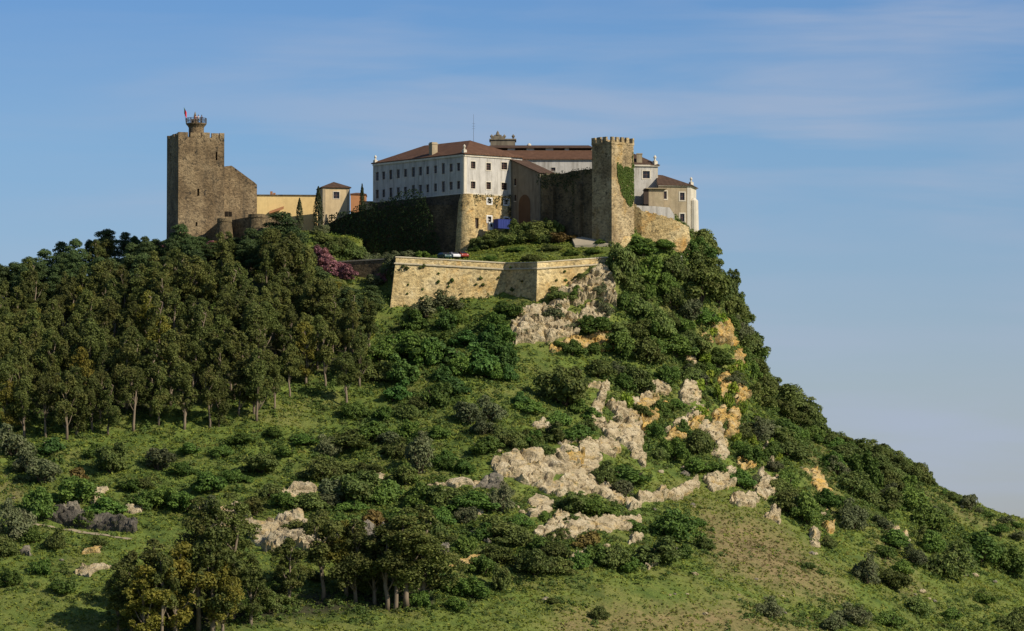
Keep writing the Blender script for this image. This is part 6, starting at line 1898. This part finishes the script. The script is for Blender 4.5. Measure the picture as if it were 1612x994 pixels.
# pink judas trees and bushes close to the walls
for px, py, w, h, k, Y in ((245,396,34,24,'pink',None),(262,392,24,18,'pink',None),(345,392,50,22,'gold_bush',None),(325,394,30,20,'pink',None),(500,410,36,32,'pink',None),(512,422,38,36,'pink',None),(529,436,48,42,'pink',None),(546,442,42,36,'pink',None),(603,446,30,26,'pink',None),(590,452,40,24,'olive',None),(618,436,40,40,'olive',None)):
    S(px, py, w, h, k)
for px, py, w, h, k, Y in ((640,410,50,22,'olive',1068.5),(662,408,40,18,'bush',1069),(676,406,30,12,'bush',1069.5),(588,404,50,32,'olive',1086),(610,404,36,24,'olive',1084),(560,400,40,30,'oak',1086),(540,398,40,24,'oak',1088),
        (755,388,40,30,'oak',1087),(780,388,50,34,'oak',1087),(800,380,46,26,'oak',1087.5),(820,372,50,36,'oak',1086.5),(848,376,62,40,'oak',1086),(868,370,44,38,'oak',1086.5),(835,382,50,26,'oak',1084),(805,392,46,24,'oak',1084),(770,396,46,20,'oak',1085),(880,382,36,18,'gold_bush',1081),(770,408,26,10,'bush',1073),(835,408,34,14,'oak',1069),(900,402,30,12,'bush',1072),(935,402,34,12,'bush',1073),(870,398,30,14,'oak',1076),(810,402,36,12,'bush',1078),(945,392,26,10,'bush',1077),(860,386,26,18,'oak',1081),(748,398,30,14,'bush',1085),
        (560,350,40,26,'bush',1110),(538,352,36,20,'bush',1113),(525,362,30,20,'bush',1113),(512,366,22,20,'olive',1108),(900,372,40,10,'gold_bush',1083),(744,372,14,26,'bush',1088.2)):
    S(px, py, w, h, k, Y=Y)
# little plants rooted in the bastion face and walls
def wall_plants(items, a, b, off, group):
    a, b = v2(a), v2(b); n = Vector(((b - a).y, -(b - a).x)).normalized()
    for px, py, w in items:
        u = u_of(a, b, px); p = a + (b - a).normalized() * u
        z = zat(0, py, p.y - 1)
        p = p + n * off(z)
        s = 1 / ppm((p.x, p.y, z))
        add_shrub(random.choice(['oak', 'bush']), Vector((p.x, p.y, z - w * s * .4)), w * s, w * s * .9, 'tiny plant rooted in the pale bastion masonry', group, px, py)
slope_off = lambda z: 0.35 + (bz[0] - 1.75 - z) / 17.0 * 2.15
wall_plants([(640,421,10),(634,418,8),(662,420,7),(667,417,9),(692,461,9),(689,443,8),(706,445,7),(711,441,9),(756,437,8),(760,447,9),(749,447,6),(784,436,6),(705,451,5),(664,455,5),(640,462,5),(662,470,7),(735,470,5),(690,430,5),(724,462,5),(642,448,5)], BA[0], BA[1], slope_off, 'plants growing in the bastion wall')
wall_plants([(806,421,6),(826,442,6),(812,455,9)], BA[1], BA[2], slope_off, 'plants growing in the bastion wall')
wall_plants([(887,427,6),(888,440,8),(873,441,5),(930,424,14),(945,422,12)], BA[2], BA[3], slope_off, 'plants growing in the bastion wall')

# --- fill the thickets ---------------------------------------------------------------
random.seed(12)
def fill(poly, n, dmin, kinds, w0, w1):
    for px, py, q in poisson(poly, n, dmin, n * 30, ROCK_POLYS):
        w = random.uniform(w0, w1)
        S(px, py, w, w * random.uniform(.6, .9), random.choice(kinds))
fill([(975,380),(1080,395),(1140,420),(1165,520),(1185,600),(1240,680),(1180,720),(1100,700),(1000,660),(960,600),(975,520)], 34, 2.6, ['oak', 'bush', 'bush', 'oak', 'olive'], 30, 56)
fill([(560,650),(780,640),(900,700),(820,830),(760,900),(500,860),(470,760)], 26, 2.4, ['bush', 'oak', 'bush', 'olive'], 26, 50)
fill([(180,930),(420,910),(700,900),(700,955),(420,975),(200,1000)], 26, 2.2, ['bush', 'oak', 'oak'], 26, 44)
fill([(600,500),(760,520),(830,600),(800,640),(600,640),(560,560)], 12, 2.8, ['fig', 'bush', 'bush'], 36, 60)
fill([(1190,680),(1300,680),(1420,740),(1500,840),(1600,880),(1600,940),(1480,900),(1350,830),(1230,800)], 18, 3.0, ['oak', 'bush', 'olive'], 30, 54)

random.seed(31)
py = 400.0
while py < 772:
    for px in range(1640, 1000, -2):
        q = hit(px, py)
        if q and q.y < 1124: break
    w = random.uniform(34, 60) if py < 700 else random.uniform(22, 44)
    if not (672 < py < 684): S(px - w * .22, py + 4, w, w * random.uniform(.75, 1.05), random.choice(['oak', 'oak', 'bush']))
    py += random.uniform(8, 15)

# --- ivy -----------------------------------------------------------------------------
def ivy(items, label, mat, size=0.16, thick=0.35, origin=None):
    """leaves hanging on a wall: items (a, b, px polygon, leaves per square metre, offset)"""
    Ps, Ns = [], []
    for a, b, poly, dens, off in items:
        a, b = v2(a), v2(b); d = (b - a).normalized(); n = Vector((d.y, -d.x))
        us = [u_of(a, b, p[0]) for p in poly]; zs = [zw(a, b, u, p[1]) for u, p in zip(us, poly)]
        pl = list(zip(us, zs))
        A = (max(us) - min(us)) * (max(zs) - min(zs))
        k = int(A * dens)
        u = RNG.uniform(min(us), max(us), k); z = RNG.uniform(min(zs), max(zs), k)
        sd = polydist(u, z, pl) + fbm(u / 1.2, z / 1.2, 3, 77) * 1.8
        ok = sd > 0
        u, z = u[ok], z[ok]
        lump = fbm(u / 0.8, z / 0.8, 3, 5)
        t = off + thick * (0.35 + lump * 1.2) * RNG.uniform(.5, 1, len(u))
        Ps.append(np.stack([a.x + d.x * u + n.x * t, a.y + d.y * u + n.y * t, z], 1))
        nn = np.array([n.x, n.y, 0.35]) + RNG.normal(size=(len(u), 3)) * .45
        Ns.append(nn / np.linalg.norm(nn, axis=1, keepdims=True))
    Pp, Nn = np.concatenate(Ps), np.concatenate(Ns)
    o = Pp.mean(0)
    V = leaf_quads(Pp - o, Nn, size)
    me = mesh_from('ivy', V, np.arange(len(V)).reshape(-1, 4), M[mat])
    ob = bpy.data.objects.new('ivy', me); COL.objects.link(ob); ob.location = o
    return tag(ob, label, 'ivy')
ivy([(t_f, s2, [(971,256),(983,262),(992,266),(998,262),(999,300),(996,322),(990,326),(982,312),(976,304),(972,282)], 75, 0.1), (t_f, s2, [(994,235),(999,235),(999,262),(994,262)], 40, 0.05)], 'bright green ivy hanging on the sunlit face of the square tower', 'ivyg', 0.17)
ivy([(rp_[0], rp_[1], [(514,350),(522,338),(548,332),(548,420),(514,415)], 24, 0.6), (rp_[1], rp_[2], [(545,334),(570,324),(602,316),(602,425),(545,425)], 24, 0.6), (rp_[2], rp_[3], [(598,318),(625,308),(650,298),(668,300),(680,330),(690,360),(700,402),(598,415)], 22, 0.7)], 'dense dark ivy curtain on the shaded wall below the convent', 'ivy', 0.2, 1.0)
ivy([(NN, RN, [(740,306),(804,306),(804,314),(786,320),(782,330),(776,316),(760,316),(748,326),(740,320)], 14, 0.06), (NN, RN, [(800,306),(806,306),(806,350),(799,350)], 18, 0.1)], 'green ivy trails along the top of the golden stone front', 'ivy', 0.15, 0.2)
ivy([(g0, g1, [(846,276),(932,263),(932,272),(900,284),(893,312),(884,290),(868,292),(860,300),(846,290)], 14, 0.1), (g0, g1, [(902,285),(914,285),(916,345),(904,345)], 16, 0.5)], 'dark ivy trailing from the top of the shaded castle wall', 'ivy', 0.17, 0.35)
# ------------------------------------------------------------------ low cover nobody could count
def scatter(n, box, rng):
    x = rng.uniform(box[0], box[1], n); y = rng.uniform(box[2], box[3], n)
    z = hgt(x, y)
    px, py = proj(x, y, z)
    ok = (px > -40) & (px < 1660) & (py < 1040)
    return x[ok], y[ok], z[ok], px[ok], py[ok]

def attr_at(arr, x, y):
    i = np.clip(np.searchsorted(GX, x) - 1, 0, len(GX) - 2); j = np.clip(np.searchsorted(GY, y) - 1, 0, len(GY) - 2)
    return arr[j, i]

def in_rocks(px, py):
    m = np.zeros(px.shape, bool)
    for pl in ROCK_POLYS:
        m |= inpoly(px, py, pl)
    return m

BUILT = [[v2(p) for p in (k0, k1, k2, k3)], [L_, N, Rr, N2 + dL * 2], [v2(p) for p in tp], [(e0.x, e0.y), (e1.x, e1.y), (e2.x, e2.y), (e2.x - 8, e2.y + 2)], [xy(p) for p in pv], [(-9, 1091), (34, 1091), (34, 1130), (-30, 1130)]]
def in_built(x, y):
    m = np.zeros(x.shape, bool)
    for pl in BUILT:
        m |= inpoly(x, y, [xy(p) for p in pl])
    return m

def cover(name, x, y, z, size, leaves, hgt_, mat, rng, leaf=0.5, up=0.5):
    """clumps of leaves: every clump a little dome of `leaves` blades on the ground"""
    n = len(x)
    P0 = np.repeat(np.stack([x, y, z], 1), leaves, 0)
    s = np.repeat(size, leaves)[:, None]
    d = rng.normal(size=(n * leaves, 3)); d[:, 2] = np.abs(d[:, 2]); d /= np.linalg.norm(d, axis=1, keepdims=True)
    h = np.repeat(hgt_, leaves)[:, None]
    p = P0 + d * np.concatenate([s * .5, s * .5, h], 1) * rng.uniform(.55, 1.05, (n * leaves, 1))
    nn = d + np.array([0, 0, up]) + rng.normal(size=d.shape) * .5
    nn /= np.linalg.norm(nn, axis=1, keepdims=True)
    o = p.mean(0)
    V = leaf_quads(p - o, nn, 1.0, .6, rng)
    c = np.repeat((p - o), 4, 0)
    V = c + (V - c) * np.repeat(np.clip(s * leaf, .07, .34), 4, 0)
    me = mesh_from(name, V, np.arange(len(V)).reshape(-1, 4), M[mat])
    ob = bpy.data.objects.new(name, me); COL.objects.link(ob); ob.location = o
    return tag(ob, kind='stuff')

rg = np.random.default_rng(99)
BOX = (-118, 122, 884, 1108)
x, y, z, px, py = scatter(150000, BOX, rg)
dr = attr_at(dry, x, y); so_ = attr_at(soil, x, y)
ok = ~in_rocks(px, py) & ~in_built(x, y)
patch = fbm(x / 6, y / 6, 4, 61)
pg = np.clip(0.62 + patch * 1.4, .12, 1) * (1 - .75 * dr) * (1 - .6 * so_)
g = ok & (rg.random(len(x)) < pg)
sz = rg.uniform(.35, .85, g.sum())
t_ = cover('meadow_grass', x[g], y[g], z[g], sz, 5, sz * rg.uniform(.35, .8, g.sum()), 'tuft', rg, .32)
tag(t_, 'bright green weeds and grass covering the open slopes', 'grass')
g = ok & (rg.random(len(x)) < dr * .42)
sz = rg.uniform(.3, .7, g.sum())
t_ = cover('dry_grass', x[g], y[g], z[g], sz, 5, sz * rg.uniform(.3, .7, g.sum()), 'dryt', rg, .32)
tag(t_, 'dry straw coloured grass on the bare right hand slope', 'grass')
# low scrub in drifts
x, y, z, px, py = scatter(90000, BOX, rg)
dr = attr_at(dry, x, y); so_ = attr_at(soil, x, y)
ok = ~in_rocks(px, py) & ~in_built(x, y) & (polydist(x, y, TERR) < -1.0)
dens = np.zeros(x.shape)
for pl, v in (([(560,480),(800,500),(830,640),(760,700),(560,700)], .5), ([(970,380),(1100,380),(1180,500),(1300,680),(1250,760),(960,720),(940,560)], .75), ([(480,760),(900,760),(1090,800),(1080,900),(700,900),(460,880)], .5),
              ([(1200,680),(1420,740),(1612,880),(1612,930),(1400,860),(1250,830)], .6), ([(0,690),(600,640),(640,760),(0,840)], .25), ([(0,440),(260,390),(420,380),(560,440),(600,640),(300,690),(0,700)], .55), ([(1150,940),(1612,930),(1612,1010),(1100,1010)], .35), ([(180,960),(720,900),(720,980),(180,1020)], .5)):
    dens = np.maximum(dens, v * smooth01((polydist(px, py, pl) + 15) / 40))
dens = np.maximum(dens, .13) * np.clip(.75 + fbm(x / 7, y / 7, 4, 88) * 2.6, .05, 1.3) * (1 - .55 * dr)
g = ok & (rg.random(len(x)) < dens)
# skirts of scrub tie the bushes together
sk_ = [(o.location.x, o.location.y, o.scale.x) for o, a_, b_, c_, ct in PLANTS if ct in ('shrub', 'oak bush', 'olive bush', 'fig bush') and o.scale.x > 2]
ax, ay = [], []
for qx, qy, w_ in sk_:
    k = int(4 + w_ * 3.2)
    an = rg.uniform(0, 6.28, k); rr = w_ * rg.uniform(.35, .95, k) ** 1.0
    ax.append(qx + np.cos(an) * rr * 1.25); ay.append(qy + np.sin(an) * rr)
ax, ay = np.concatenate(ax), np.concatenate(ay)
az = hgt(ax, ay); apx, apy = proj(ax, ay, az)
oka = ~in_rocks(apx, apy) & ~in_built(ax, ay) & (polydist(ax, ay, TERR) < -1.0)
x = np.r_[x, ax]; y = np.r_[y, ay]; z = np.r_[z, az]; dens = np.r_[dens, np.full(len(ax), .3)]; g = np.r_[g, oka]
sz = rg.uniform(.6, 1.9, g.sum()) * np.where(dens[g] < .15, .7, 1)
t_ = cover('low_scrub', x[g], y[g], z[g] - .1, sz, 20, sz * rg.uniform(.4, .75, g.sum()), 'scrub', rg, .17)
tag(t_, 'low dark green scrub spreading between the bushes', 'scrub')
# rough growth on the bank inside the bastion
x = rg.uniform(-22, 24, 4500); y = rg.uniform(1062, 1090, 4500)
pd = polydist(x, y, TERR); z = hgt(x, y)
ok = (pd > 1.6) & ~in_built(x, y) & ~inpoly(x, y, [(-22, 1068), (-8, 1068), (-8, 1078), (-22, 1082)])
x, y, z = x[ok], y[ok], z[ok]
sz = rg.uniform(.35, 1.0, len(x)) * np.clip(.7 + fbm(x / 2.5, y / 2.5, 3, 14) * 2.2, .3, 1.6)
t_ = cover('bank_weeds', x, y, z - .05, sz, 9, sz * rg.uniform(.2, .55, len(x)), 'tuft', rg, .26)
tag(t_, 'lush green weeds on the bank inside the bastion', 'weeds')
# ------------------------------------------------------------------ a label for every plant and boulder
MARKS = [(300,300,'the keep'),(380,330,'the two rounded turrets'),(450,320,'the ochre building'),(528,320,'the cream pavilion'),(572,420,'the low roadside wall'),(640,370,'the ivy curtain'),(728,360,'the rounded buttress'),
 (790,352,'the blue container'),(712,400,'the parked cars'),(690,440,'the bastion face'),(845,440,'the bastion corner'),(910,410,'the bastion coping'),(963,300,'the square tower'),(930,378,'the paved terrace'),(1030,350,'the golden wall'),(1080,330,'the beige wing'),
 (1073,417,'the white statue'),(693,503,'the ruined pillar'),(850,515,'the grey limestone buttress'),(930,455,'the tall limestone face'),(920,540,'the ochre ledge'),(1055,480,'the dry grass patch'),(1130,538,'the orange overhang'),
 (1150,600,'the upper orange streak'),(1157,650,'the lower orange streak'),(940,640,'the pale rock tongue'),(985,655,'the ochre stained crag'),(985,695,'the ragged rock field'),(1030,610,'the triangular cliff'),(1080,660,'the diagonal rib'),(1125,695,'the smooth cliff slab'),
 (850,740,'the grey end of the great outcrop'),(940,760,'the great bare slab'),(1018,787,'the white crest'),(1070,772,'the crest ledge'),(920,830,'the long horizontal ledge'),(1000,850,'the arched boulder'),(1135,760,'the forked white rock'),(1212,762,'the looping rock rim'),(1216,812,'the corner rock'),
 (1292,770,'the eroded gully'),(1284,846,'the upright white rock'),(1412,844,'the wedge shaped rock'),(1230,850,'the brown dry slope'),(1450,760,'the skyline break'),(1560,815,'the far right skyline'),(1500,860,'the right hand spur'),(1560,960,'the bottom right corner'),(1380,960,'the lower right hollow'),(1200,930,'the foot of the dry slope'),
 (130,828,'the dark rock cut'),(150,785,'the stepped rock'),(365,818,'the rock behind the gums'),(430,848,'the broken limestone wall'),(472,777,'the low grey ledge'),(585,860,'the blocky grey face'),(732,886,'the tan ledge'),(720,763,'the line of stones'),(597,753,'the pinkish rock'),
 (150,894,'the thin tan ledge'),(60,930,'the bottom left meadow'),(366,900,'the tallest gum'),(640,900,'the dark leafy gum'),(250,720,'the upper meadow'),(480,690,'the meadow under the wood'),(560,620,'the end of the wood'),(720,590,'the fig thicket'),(880,605,'the big dark oak'),(800,640,'the green hollow'),
 (735,640,'the grey olive clump'),(850,920,'the bottom meadow'),(1050,900,'the upper edge of the bottom meadow'),(1000,960,'the bottom centre slope'),(40,560,'the left border of the wood'),(150,560,'the left half of the wood'),(280,560,'the middle of the wood'),(400,560,'the right half of the wood'),(500,540,'the right border of the wood'),
 (60,430,'the left skyline'),(180,400,'the skyline under the keep'),(60,660,'the lower left edge of the wood'),(180,660,'the front edge of the wood'),(330,650,'the open front of the wood'),(440,620,'the stepped front of the wood'),(430,440,'the pines below the turrets'),(1150,430,'the headland skyline'),(1190,590,'the cliff skyline'),(1350,690,'the descending skyline')]
ORD = ['first', 'second', 'third', 'fourth', 'fifth', 'sixth', 'seventh', 'eighth', 'ninth', 'tenth', 'eleventh', 'twelfth']
for ob in list(COL.objects):
    if '_px' in ob.keys():
        PLANTS.append((ob, ob['_px'][0], ob['_px'][1], ob['_desc'], 'boulder'))
        del ob['_px'], ob['_desc']
buckets = {}
for ob, px, py, desc, cat in PLANTS:
    m = min(MARKS, key=lambda k: (k[0] - px) ** 2 + 1.3 * (k[1] - py) ** 2)
    dx, dy = px - m[0], py - m[1]
    if abs(dx) < 9 and abs(dy) < 9: rel = 'beside'
    elif abs(dx) > abs(dy) * 1.2: rel = 'right of' if dx > 0 else 'left of'
    else: rel = 'below' if dy > 0 else 'above'
    buckets.setdefault(f"{desc} {rel} {m[2]}", []).append((px, py, ob))
for lab, L in buckets.items():
    L.sort(key=lambda t: (t[0], t[1]))
    k = len(L)
    for i, (px, py, ob) in enumerate(L):
        if k == 1: ob['label'] = lab
        elif k == 2: ob['label'] = lab + (', the left one' if i == 0 else ', the right one')
        else: ob['label'] = lab + (', leftmost' if i == 0 else ', rightmost' if i == k - 1 else f", {ORD[min(i, 11)]} from left")
